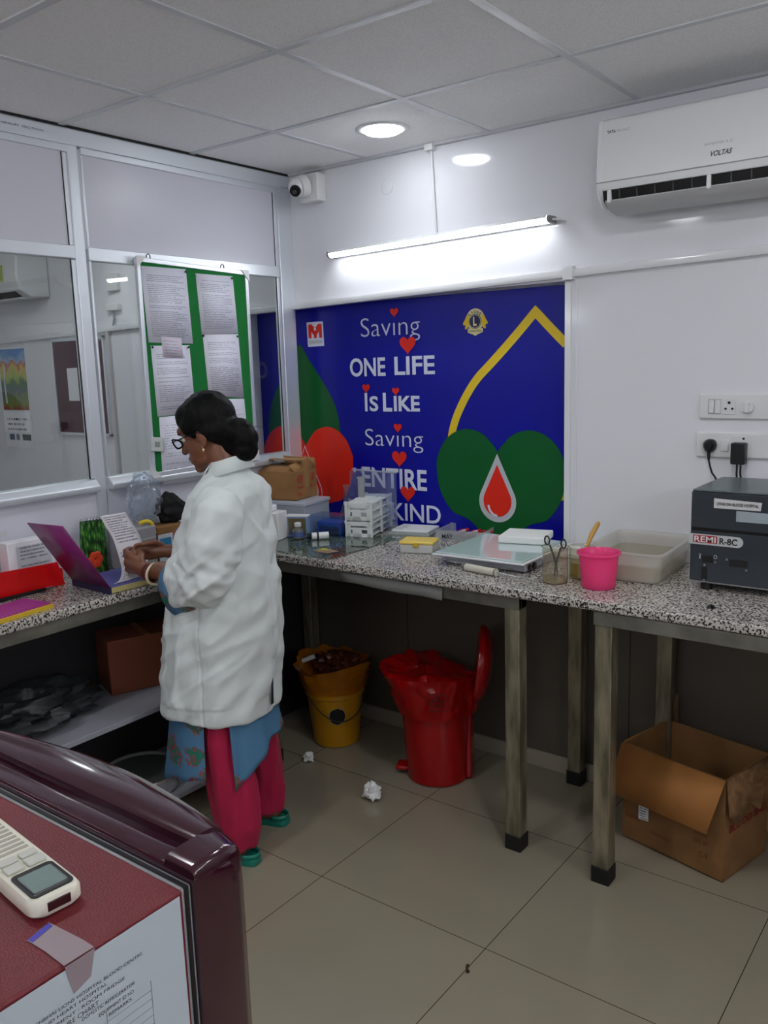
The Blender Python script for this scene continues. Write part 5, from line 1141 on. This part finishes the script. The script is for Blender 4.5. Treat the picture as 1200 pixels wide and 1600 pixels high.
# ================================================================ THE WOMAN AT THE LEFT COUNTER
WO = Vector((.71, -1.13, 0)); WF = Vector((-.954, -.298, 0)).normalized(); WL = Vector((-WF.y, WF.x, 0)); ZZ = Vector((0, 0, 1))
def LW(f, l, z): return WO+WF*f+WL*l+ZZ*z
def LV(f, l, z): return WF*f+WL*l+ZZ*z
woman = thing('person', 'woman in white lab coat, blue tunic and pink trousers, reading at the left counter', 'person', (WO.x, WO.y, 0))
def remesh(b, name, m, voxel, smooth=3, parent=woman, disp=None, smf=.5):
    bmesh.ops.recalc_face_normals(b.bm, faces=b.bm.faces)
    me = bpy.data.meshes.new(name); b.bm.to_mesh(me); b.bm.free(); o = bpy.data.objects.new(name, me); COL.objects.link(o)
    md = o.modifiers.new('r', 'REMESH'); md.mode = 'VOXEL'; md.voxel_size = voxel; md.use_smooth_shade = True
    if smooth: sm = o.modifiers.new('s', 'SMOOTH'); sm.iterations = smooth; sm.factor = smf
    dg = bpy.context.evaluated_depsgraph_get(); me2 = bpy.data.meshes.new_from_object(o.evaluated_get(dg)); o.modifiers.clear(); o.data = me2; bpy.data.meshes.remove(me)
    o.data.materials.clear(); o.data.materials.append(m)
    if disp:
        me2.calc_loop_triangles(); nr = [v.normal.copy() for v in me2.vertices]
        for v, n_ in zip(me2.vertices, nr): v.co += n_*disp(v.co, n_)
    for p in me2.polygons: p.use_smooth = True
    if parent: attach(o, parent)
    return o
def capsule(b, pts, rads, n=18, sx=None):
    """tapered limb through local points, rounded ends"""
    P = [LW(*p) for p in pts]; Q = []; R = []
    d0 = (P[1]-P[0]).normalized(); d1 = (P[-1]-P[-2]).normalized()
    for k in (.98, .8, .45): Q.append(P[0]-d0*rads[0]*k); R.append(rads[0]*math.sqrt(1-k*k))
    for p, r in zip(P, rads): Q.append(p); R.append(r)
    for k in (.45, .8, .98): Q.append(P[-1]+d1*rads[-1]*k); R.append(rads[-1]*math.sqrt(1-k*k))
    b.tube(Q, R, n)
def lring(fc, lc, z, rf, rl, n=40, p=2.0, tilt=0):
    P = []
    for i in range(n):
        a = 2*PI*i/n; c, s = math.cos(a), math.sin(a)
        ff = fc+rf*math.copysign(abs(c)**(2/p), c); ll = lc+rl*math.copysign(abs(s)**(2/p), s)
        P.append(LW(ff, ll, z+tilt*(ff-fc)))
    return P
M_skin = mat('skin_brown', (118, 72, 48), .42, bump=.08, bscale=250, sub=.05)
M_hair = mat('black_hair', (5, 5, 5), .55, spec=.15, bump=.5, bscale=60, stretch=(1, 1, .25))
# head frame: tilted forward
HC = Vector((.072, 0, 1.512)); TA = math.radians(24)
hf = Vector((math.cos(TA), 0, -math.sin(TA))); hu = Vector((math.sin(TA), 0, math.cos(TA)))
def HP(g, l, h): q = HC+hf*g+hu*h; return (q.x, l, q.z)
HR = Matrix((WF*hf.x+ZZ*hf.z, WL, WF*hu.x+ZZ*hu.z)).transposed()
def hball(b, g, l, h, r, nu=24, nv=16): b.ball(LW(*HP(g, l, h)), r, HR, nu, nv)
b = B()
hball(b, -.005, 0, .022, (.096, .074, .092)); hball(b, .035, 0, -.035, (.060, .060, .070)); hball(b, .058, 0, -.072, (.044, .046, .042)); hball(b, .084, 0, -.104, (.020, .022, .018))
hball(b, .040, 0, -.088, (.050, .046, .026)); hball(b, .076, 0, .030, (.022, .050, .020)); hball(b, .066, .03, -.028, (.026, .022, .024)); hball(b, .066, -.03, -.028, (.026, .022, .024))
capsule(b, [HP(.086, 0, .012), HP(.104, 0, -.012), HP(.115, 0, -.032)], [.008, .010, .0125], 12)
for s in (-1, 1): hball(b, .102, s*.012, -.035, (.011, .008, .008), 12, 8)
capsule(b, [HP(.094, -.022, -.064), HP(.109, 0, -.061), HP(.094, .022, -.064)], [.005, .0075, .005], 10); capsule(b, [HP(.092, -.018, -.076), HP(.105, 0, -.076), HP(.092, .018, -.076)], [.005, .008, .005], 10)
for s in (-1, 1):
    hball(b, -.012, s*.074, -.026, (.018, .008, .030), 16, 12); hball(b, -.008, s*.074, -.050, (.010, .007, .013), 12, 8)
# neck, trunk, limbs as one body
capsule(b, [(-.015, 0, 1.30), (.0, 0, 1.38), (.035, 0, 1.45)], [.062, .053, .050])
b.loft([lring(*r_) for r_ in ((.03, 0, .80, .11, .15), (.03, 0, .92, .13, .165), (.02, 0, 1.05, .11, .14), (.01, 0, 1.18, .10, .14), (-.01, 0, 1.26, .08, .13), (-.012, 0, 1.30, .06, .10), (-.012, 0, 1.335, .045, .05))])
SL, EL, WR = (-.035, .15, 1.262), (.0, .205, 1.01), (.300, .092, 1.035)
capsule(b, [SL, (-.03, .19, 1.16), EL], [.045, .045, .041]); capsule(b, [EL, (.10, .17, 1.03), (.2, .125, 1.045), WR], [.041, .043, .034, .025])
SR, ER, WR2 = (.0, -.14, 1.262), (.09, -.18, 1.05), (.29, -.045, 1.072)
capsule(b, [SR, (.0, -.19, 1.17), ER], [.045, .045, .041]); capsule(b, [ER, (.16, -.14, 1.06), WR2], [.041, .038, .025])
for s, x in ((1, 0), (-1, .0)):
    lc = .095 if s > 0 else -.10; an = .10 if s > 0 else -.16
    capsule(b, [(.03, lc, .82), (.04, lc, .48), (.01, an, .25), (-.01, an, .08)], [.085, .058, .05, .032])
    capsule(b, [(-.01, an, .05), (.06, an, .035), (.15, an*1.0+s*.01, .025)], [.032, .03, .02])
# hands: palm, four curled fingers and a thumb each
def hand(b, wr, kn, curl, side, spread=.019, thumb=None, sc=1.0):
    wr, kn = Vector(wr), Vector(kn); fw = (kn-wr).normalized()
    up = Vector((0, 0, 1)); up = (up-fw*up.dot(fw)).normalized(); ins = fw.cross(up)*side
    capsule(b, [wr-fw*.01, wr+fw*.03, kn-fw*.006], [.024*sc, .022*sc, .018*sc])
    for k in (-1, -.35, .35, 1): capsule(b, [wr+fw*.02+up*k*.010, kn+up*k*spread*1.35-fw*.003], [.014*sc, .0125*sc], 12)
    ln = [q*sc for q in (.026, .031, .029, .023)]
    for i, k in enumerate((1.45, .5, -.5, -1.45)):
        p0 = kn+up*k*spread; a1, a2, a3 = curl[i]
        dirn = lambda a: fw*math.cos(a)+ins*math.sin(a)
        p1 = p0+dirn(a1)*ln[i]*1.25; p2 = p1+dirn(a2)*ln[i]*.85; p3 = p2+dirn(a3)*ln[i]*.65
        capsule(b, [p0, p1, p2, p3], [.0098*sc, .0088*sc, .0078*sc, .0066*sc], 12)
    th = thumb or (.9, .5)
    p0 = wr+fw*.025+up*.020; p1 = p0+(fw*.7+up*.45+ins*.55).normalized()*.034; p2 = p1+(fw*.85+up*-.05+ins*.5).normalized()*.028; p3 = p2+(fw*.85-up*.2+ins*.35).normalized()*.02
    capsule(b, [p0, p1, p2, p3], [.013*sc, .0105*sc, .009*sc, .0075*sc], 12)
hand(b, WR, (.388, .060, 1.052), ((.3, 1.2, 2.2), (.35, 1.35, 2.4), (.45, 1.5, 2.5), (.6, 1.6, 2.6)), 1, .019, sc=1.22)
hand(b, WR2, (.35, -.012, 1.078), ((.2, .9, 1.6), (.3, 1.0, 1.8), (.4, 1.2, 2.0), (.5, 1.3, 2.1)), -1, .016)
body = remesh(b, 'body', M_skin, .0042, 3)
# eyes, brows
M_eye = mat('eye_white', (210, 205, 200), .15)
for s in (-1, 1):
    b = B(); hball(b, .077, s*.030, .0, (.0115, .0115, .0115), 16, 12); e = b.obj('eye', M_eye, woman)
    b = B(); hball(b, .0868, s*.031, -.003, (.003, .0055, .0055), 12, 8); b.obj('iris', mat('iris', (30, 18, 12), .1), e)
    b = B(); capsule(b, [HP(.094, s*.012, .020), HP(.094, s*.03, .026), HP(.080, s*.048, .021)], [.0022, .003, .0018], 8); b.obj('eyebrow', M_hair, woman)
    b = B(); capsule(b, [HP(.0905, s*.018, .004), HP(.0935, s*.03, .006), HP(.086, s*.043, .003)], [.0022, .0025, .002], 8); b.obj('eyelid', M_skin, woman)
# hair cap, bun and stray ends
b = B()
hball(b, -.020, 0, .032, (.100, .085, .094), 32, 20); hball(b, .026, 0, .068, (.060, .066, .046), 24, 16); hball(b, .046, 0, .056, (.040, .062, .034), 20, 12)
hball(b, -.055, 0, -.020, (.060, .072, .062), 24, 16); hball(b, -.070, 0, -.062, (.036, .05, .03), 20, 12)
for s in (-1, 1): hball(b, .012, s*.062, .028, (.045, .022, .035), 20, 12); hball(b, -.030, s*.062, -.010, (.032, .020, .04), 16, 10)
capsule(b, [(-.025, 0, 1.46), (-.06, 0, 1.487)], [.04, .034]); b.ball(LW(-.068, 0, 1.482), (.044, .05, .046), None, 24, 16); b.ball(LW(-.070, .0, 1.447), (.038, .046, .044), None, 24, 16); b.ball(LW(-.05, 0, 1.50), (.05, .055, .05), None, 24, 16)
remesh(b, 'hair', M_hair, .005, 4, disp=lambda c, n_: .0038*noise.noise(Vector((c.x*45, c.y*45, c.z*16)))+.001*noise.noise(c*120))
b = B(); random.seed(3)
for i in range(46):
    a = random.uniform(-1.2, 2.2); r0 = .035; c_ = Vector((-.075+random.uniform(-.01, .01), random.uniform(-.03, .03), 1.50+random.uniform(-.03, .02)))
    d_ = Vector((-math.cos(a)*.5-.35, random.uniform(-.2, .2), math.sin(a)*.55)); L_ = random.uniform(.02, .05)
    p = [c_+d_*L_*k+Vector((0, 0, -.35*L_*k*k)) for k in (0, .4, .8, 1.2)]; b.tube([LW(*q) for q in p], [.0012, .001, .0008, .0004], 4)
o = b.obj('stray_hair', M_hair, woman)
# spectacles
b = B(); M_spec = mat('spectacle_black', (6, 6, 6), .6, spec=.2)
for s in (-1, 1):
    ring = [LW(*HP(.116-.008*abs(math.cos(a)), s*(.032+.024*math.cos(a)), .0+.0165*math.sin(a)+.004*s*0+.004*math.cos(a)*1)) for a in [2*PI*i/24 for i in range(25)]]
    b.tube(ring, .0030, 8, False); b.tube([LW(*HP(.108, s*.056, .006)), LW(*HP(.085, s*.068, .004)), LW(*HP(.0, s*.080, -.005)), LW(*HP(-.02, s*.080, -.015))], .0018, 6)
b.tube([LW(*HP(.110, -.010, .004)), LW(*HP(.116, 0, .007)), LW(*HP(.110, .010, .004))], .0018, 6)
sp_ = b.obj('spectacles', M_spec, woman)
b = B()
for s in (-1, 1):
    P = [LW(*HP(.113, s*(.032+.022*math.cos(a)), .0+.015*math.sin(a)+.003*math.cos(a))) for a in [2*PI*i/24 for i in range(24)]]; b.bm.faces.new([b.bm.verts.new(p) for p in P])
b.obj('lens', clear_mat('lens', (240, 244, 250), .01, 1.5), sp_)
b = B(); b.ball(LW(*HP(-.004, .082, -.068)), (.0045, .0045, .0065), None, 12, 8); b.cyl(LW(*HP(-.004, .081, -.062)), LW(*HP(-.003, .080, -.054)), .0015, n=8); b.obj('earring', mat('gold', (225, 200, 150), .2, metal=.7), woman)
# bangles and thread on the near wrist
def bangle(f_, rad, thick, m, nm, pa=Vector(EL), pb=Vector(WR)):
    c_ = pa.lerp(pb, f_); d_ = LV(*(pb-pa)).normalized(); C_ = LW(*c_); u_ = d_.orthogonal().normalized(); v_ = d_.cross(u_)
    ring = [C_+u_*rad*math.cos(a)+v_*rad*math.sin(a) for a in [2*PI*i/32 for i in range(33)]]; b = B(); b.tube(ring, thick, 10, False); return b.obj(nm, m, woman)
bangle(.80, .037, .0052, mat('ivory_bangle', (226, 214, 180), .25, coat=.4), 'bangle')
bangle(.86, .033, .004, mat('maroon_bangle', (92, 16, 22), .35), 'bangle'); bangle(.895, .031, .0035, mat('maroon_bangle2', (70, 12, 18), .4), 'bangle'); bangle(.93, .029, .003, mat('maroon_bangle3', (110, 26, 26), .35), 'bangle')
bangle(.90, .029, .003, mat('maroon_bangle4', (90, 20, 22), .35), 'bangle', Vector(ER), Vector(WR2))
# trousers
def fold(c, n_, amp, fz, fx, seed):
    q = Vector((c.dot(WF)*fx+seed, c.dot(WL)*fx, c.z*fz)); return amp*noise.noise(q)
M_tr = mat('magenta_cloth', (168, 6, 62), .8, sheen=.05, bump=.15, bscale=300)
b = B()
b.loft([lring(*r_, n=36) for r_ in ((-.012, .10, .055, .052, .05), (-.012, .10, .062, .058, .056), (-.008, .105, .14, .078, .07), (.010, .10, .30, .094, .078), (.04, .095, .45, .09, .08), (.055, .085, .58, .085, .08), (.055, .08, .80, .085, .08))])
b.loft([lring(*r_, n=36) for r_ in ((.005, -.16, .055, .052, .05), (.005, -.16, .062, .056, .055), (.01, -.155, .14, .07, .065), (.025, -.13, .30, .088, .075), (.04, -.11, .45, .09, .08), (.055, -.085, .58, .085, .08), (.055, -.08, .80, .085, .08))])
remesh(b, 'trousers', M_tr, .008, 4, disp=lambda c, n_: fold(c, n_, .016, 3, 26, 3)+fold(c, n_, .003, 12, 40, 9))
# tunic: front and back panels with open side slits, and the near sleeve cuff
def tunic_mat():
    m, nt, bs = new_mat('blue_floral_cloth'); N = nt.nodes.new; L = nt.links.new
    tc = N('ShaderNodeTexCoord'); v = N('ShaderNodeTexVoronoi'); v.inputs['Scale'].default_value = 7.5; v.inputs['Randomness'].default_value = .7; L(tc.outputs['Object'], v.inputs['Vector'])
    n = N('ShaderNodeTexNoise'); n.inputs['Scale'].default_value = 55; n.inputs['Detail'].default_value = 2; L(tc.outputs['Object'], n.inputs['Vector'])
    ad = N('ShaderNodeMath'); ad.operation = 'MULTIPLY_ADD'; ad.inputs[1].default_value = .55; ad.inputs[2].default_value = 0; L(n.outputs['Fac'], ad.inputs[0])
    s = N('ShaderNodeMath'); s.operation = 'ADD'; L(v.outputs['Distance'], s.inputs[0]); L(ad.outputs[0], s.inputs[1])
    r = N('ShaderNodeValToRGB'); r.color_ramp.interpolation = 'CONSTANT'; e = r.color_ramp.elements; e[0].position = 0; e[0].color = srgb((176, 40, 60)); e[1].position = .62; e[1].color = srgb((72, 118, 152)); q = e.new(.47); q.color = srgb((30, 110, 92)); q = e.new(.58); q.color = srgb((150, 60, 60))
    L(s.outputs[0], r.inputs[0]); L(r.outputs[0], bs.inputs['Base Color']); bs.inputs['Roughness'].default_value = .8; return m
M_tu = tunic_mat()
def tunic_panel(a0, a1, hem, nm):
    rows = []
    for j in range(14):
        f_ = j/13; row = []
        for i in range(25):
            a = a0+(a1-a0)*i/24; zt = .585; zb = hem(i/24); z = zt+(zb-zt)*f_
            rf = .160+.036*f_; rl = .188+.026*f_; k = 1+.035*math.sin(a*9+1.3)*f_+.02*math.sin(a*17+f_*2)*f_
            cs, sn = math.cos(a), math.sin(a); row.append(LW(.083+rf*k*math.copysign(abs(cs)**.87, cs), rl*k*math.copysign(abs(sn)**.87, sn), z))
        rows.append(row)
    o = surf(nm, rows, M_tu, woman, .002); return o
R_ = math.radians
tunic_panel(R_(-86), R_(100), lambda u_: .315+.03*math.cos(u_*PI*2), 'tunic_front_panel')
tunic_panel(R_(130), R_(244), lambda u_: .30+.13*min(1, u_*2.2), 'tunic_back_panel')
b = B(); cuff = [((.05, .190, 1.025), .062), ((.10, .174, 1.016), .072), ((.128, .166, 1.010), .077)]
def sleeve_rings(lst, n=28, droop=.25):
    P = [Vector(LW(*p)) for p, r in lst]; rings = []
    for i, (p, r) in enumerate(lst):
        d_ = (P[min(i+1, len(P)-1)]-P[max(0, i-1)]).normalized(); u_ = (ZZ-d_*ZZ.dot(d_)).normalized(); v_ = d_.cross(u_)
        rings.append([P[i]+(u_*math.cos(a)*(1 if math.cos(a) > 0 else 1+droop)*r+v_*math.sin(a)*r*.92) for a in [2*PI*k/n for k in range(n)]])
    return rings
b.loft(sleeve_rings(cuff, 28, .35), False, False); b.obj('tunic_sleeve', M_tu, woman, solid=.0022)
b = B(); b.loft(sleeve_rings([((.12, -.165, 1.06), .055), ((.19, -.12, 1.065), .057)], 28, .2), False, False); b.obj('tunic_sleeve', M_tu, woman, solid=.0022)
# lab coat
M_coat = mat('white_coat_cloth', (218, 225, 223), .8, bump=.75, bscale=15, stretch=(1, 1, .55))
rr = [(-.008, 0, 1.395, .052, .058), (-.010, 0, 1.365, .066, .085), (-.012, 0, 1.335, .090, .135), (-.004, 0, 1.30, .108, .172), (.010, 0, 1.24, .124, .182), (.022, 0, 1.16, .146, .186), (.032, 0, 1.08, .158, .190), (.038, 0, 1.0, .170, .194), (.048, 0, .92, .183, .200), (.058, 0, .84, .190, .206), (.070, 0, .76, .194, .211), (.080, 0, .68, .196, .216), (.086, 0, .60, .197, .221), (.088, 0, .548, .197, .224), (.088, 0, .540, .19, .216)]
b = B(); b.loft([lring(fc, lc, z, rf, rl, n=72, p=2.15, tilt=(.10 if z < .56 else 0)) for fc, lc, z, rf, rl in rr])
sl = [((-.045, .130, 1.30), .070), ((-.048, .172, 1.255), .080), ((-.035, .198, 1.16), .082), ((-.012, .212, 1.08), .082), ((.01, .207, 1.045), .080), ((.045, .194, 1.045), .077), ((.085, .18, 1.048), .078), ((.089, .178, 1.048), .072)]
b.loft(sleeve_rings(sl, 32, .22))
sr = [((-.01, -.115, 1.29), .070), ((.015, -.145, 1.24), .072), ((.04, -.17, 1.15), .072), ((.08, -.175, 1.08), .072), ((.12, -.16, 1.065), .07), ((.14, -.15, 1.065), .066)]
b.loft(sleeve_rings(sr, 32, .2))
def coat_disp(c, n_):
    q = c-WO; f_, l_, z_ = q.dot(WF), q.dot(WL), q.z
    # long vertical drape folds that grow towards the hem, diagonal pulls at the waist, small wrinkles
    a = math.atan2(l_, f_-.06); low = max(0, min(1, (1.2-z_)/.6))
    d = .0085*low*math.sin(a*7+1.2*math.sin(z_*5))*(.6+.4*noise.noise(Vector((a*2, z_*3, 1))))
    d += .011*noise.noise(Vector((f_*14, l_*14, z_*3.2)))+.008*noise.noise(Vector(((f_+l_)*9+z_*16, (f_-z_*.5)*10, 4)))
    pull = math.exp(-((z_-.95)/.28)**2)
    rid = 1-abs(noise.noise(Vector((z_*13+f_*9, f_*4, 7+l_*3))))*3.2
    d += .009*pull*max(0, rid)
    d += .006*max(0, 1-abs(noise.noise(Vector(((f_-l_)*11, z_*7+f_*6, 3))))*4)*(1 if z_ > .6 else .3)
    el = math.exp(-((z_-1.07)/.10)**2)*(1 if l_ > .14 else 0)
    d += .014*el*noise.noise(Vector((f_*26-z_*12, l_*12, z_*22)))
    # rump seam and centre back seam
    if f_ < 0 and abs(l_) < .004: d -= .004
    if abs(f_-.03) < .0035 and l_ > .1 and z_ < 1.0: d -= .003
    return d
coat = remesh(b, 'lab_coat', M_coat, .0058, 4, disp=coat_disp)
# collar, pocket, vent, stitching tabs
b = B(); n = 40; R0 = []; R1 = []; R2 = []
for i in range(n+1):
    a = R_(28)+(R_(332)-R_(28))*i/n; c_, s_ = math.cos(a), math.sin(a); back = max(0, -c_)
    R0.append(LW(-.006+.056*c_, .060*s_, 1.385+.012*back)); R1.append(LW(-.004+.060*c_, .064*s_, 1.412+.018*back-.012*max(0, c_))); R2.append(LW(-.006+.082*c_, .094*s_, 1.365+.022*back-.035*max(0, c_)))
b.loft([R0, R1, R2], False, False, closed=False); b.obj('collar', M_coat, woman, solid=.003, smooth=True)
for s in (-1, 1):
    b = B(); b.quad(LW(.050, s*.03, 1.40), LW(.048, s*.064, 1.378), LW(.116, s*.082, 1.27), LW(.112, s*.018, 1.28)); b.obj('lapel', M_coat, woman, solid=.004, bevel=.001)
b = B(); rows = []
for j in range(9):
    z = .86-.19*j/8; row = []
    for i in range(9):
        a = R_(38)+(R_(72)-R_(38))*i/8; k = 1.035
        fc = .06+(.84-z)*.09; rf = .192+(.84-z)*.02; rl = .206+(.84-z)*.05
        row.append(LW(fc+rf*k*math.cos(a), rl*k*math.sin(a), z))
    rows.append(row)
surf('coat_pocket', rows, M_coat, woman, .003)
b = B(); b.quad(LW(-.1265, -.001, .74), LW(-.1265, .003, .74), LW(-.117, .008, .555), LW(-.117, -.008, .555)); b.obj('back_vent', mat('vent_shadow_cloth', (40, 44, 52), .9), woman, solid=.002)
# badge and lanyard at the chest
t_ = woman
b = B(); b.quad(LW(.188, .070, 1.055), LW(.176, .105, 1.058), LW(.165, .110, 1.115), LW(.178, .072, 1.12)); o = b.obj('id_badge', mat('badge_card', (210, 214, 214), .4), woman, solid=.002)
b = B(); b.quad(LW(.1885, .077, 1.07), LW(.179, .104, 1.072), LW(.174, .106, 1.095), LW(.183, .078, 1.095)); b.obj('badge_print', M_black, o, solid=.0012)
b = B(); b.tube([LW(.178, .085, 1.118), LW(.172, .085, 1.15), LW(.165, .08, 1.18)], [.006, .009, .006], 8); b.obj('badge_clip', mat('red_blue_clip', (150, 20, 50), .4, noise_c=(30, 40, 120), nscale=60), woman)
# slippers
M_shoe = mat('teal_rubber', (12, 118, 100), .4)
for an, fo in ((.10, -.012), (-.165, .005)):
    s_ = thing('slipper', ('near' if an > 0 else 'far')+' teal green clog on her '+('left foot, toe hidden by the refrigerator' if an > 0 else 'right foot, farther under the counter'), 'shoe', LW(.05, an, 0), 'teal clogs')
    b = B(); outl = [(-.075, 0), (-.065, .028), (-.02, .034), (.05, .036), (.11, .046), (.155, .040), (.178, .015), (.18, -.01), (.155, -.036), (.10, -.040), (.04, -.032), (-.02, -.032), (-.065, -.026)]
    C_ = catmull(outl, 4)
    b.loft([[LW(fo+x*k, an+y*k, z) for x, y in C_] for k, z in ((.96, 0.0), (1, .006), (1, .020), (.97, .024))]); b.obj('sole', M_shoe, s_)
    b = B(); rings = []
    for x, w_, h_ in ((.035, .036, .062), (.07, .042, .060), (.11, .046, .05), (.15, .038, .038), (.175, .018, .026)):
        rings.append([LW(fo+x, an+w_*math.cos(a), .021+(h_-.021)*math.sin(a)) for a in [PI*i/14 for i in range(15)]])
    b.loft(rings, False, False, closed=False); b.obj('upper', M_shoe, s_, solid=.004)
    b = B(); rg = [LW(fo-.02+.052*math.cos(a)*1.0, an+.034*math.sin(a), .042) for a in [PI*.5+PI*i/16 for i in range(17)]]; rg2 = [p-ZZ*.02 for p in rg]
    b.loft([rg, rg2], False, False, closed=False); b.obj('heel_band', M_shoe, s_, solid=.004)
# clogs travel with her feet: make them parts of her
for o in [x for x in bpy.data.objects if x.name.startswith('slipper')]:
    for ch in [c for c in bpy.data.objects if c.parent == o]:
        pass
    for k in ('category', 'group'):
        if k in o: del o[k]
    o.parent = woman; o.matrix_parent_inverse = Matrix.Translation(-Vector(woman.location))
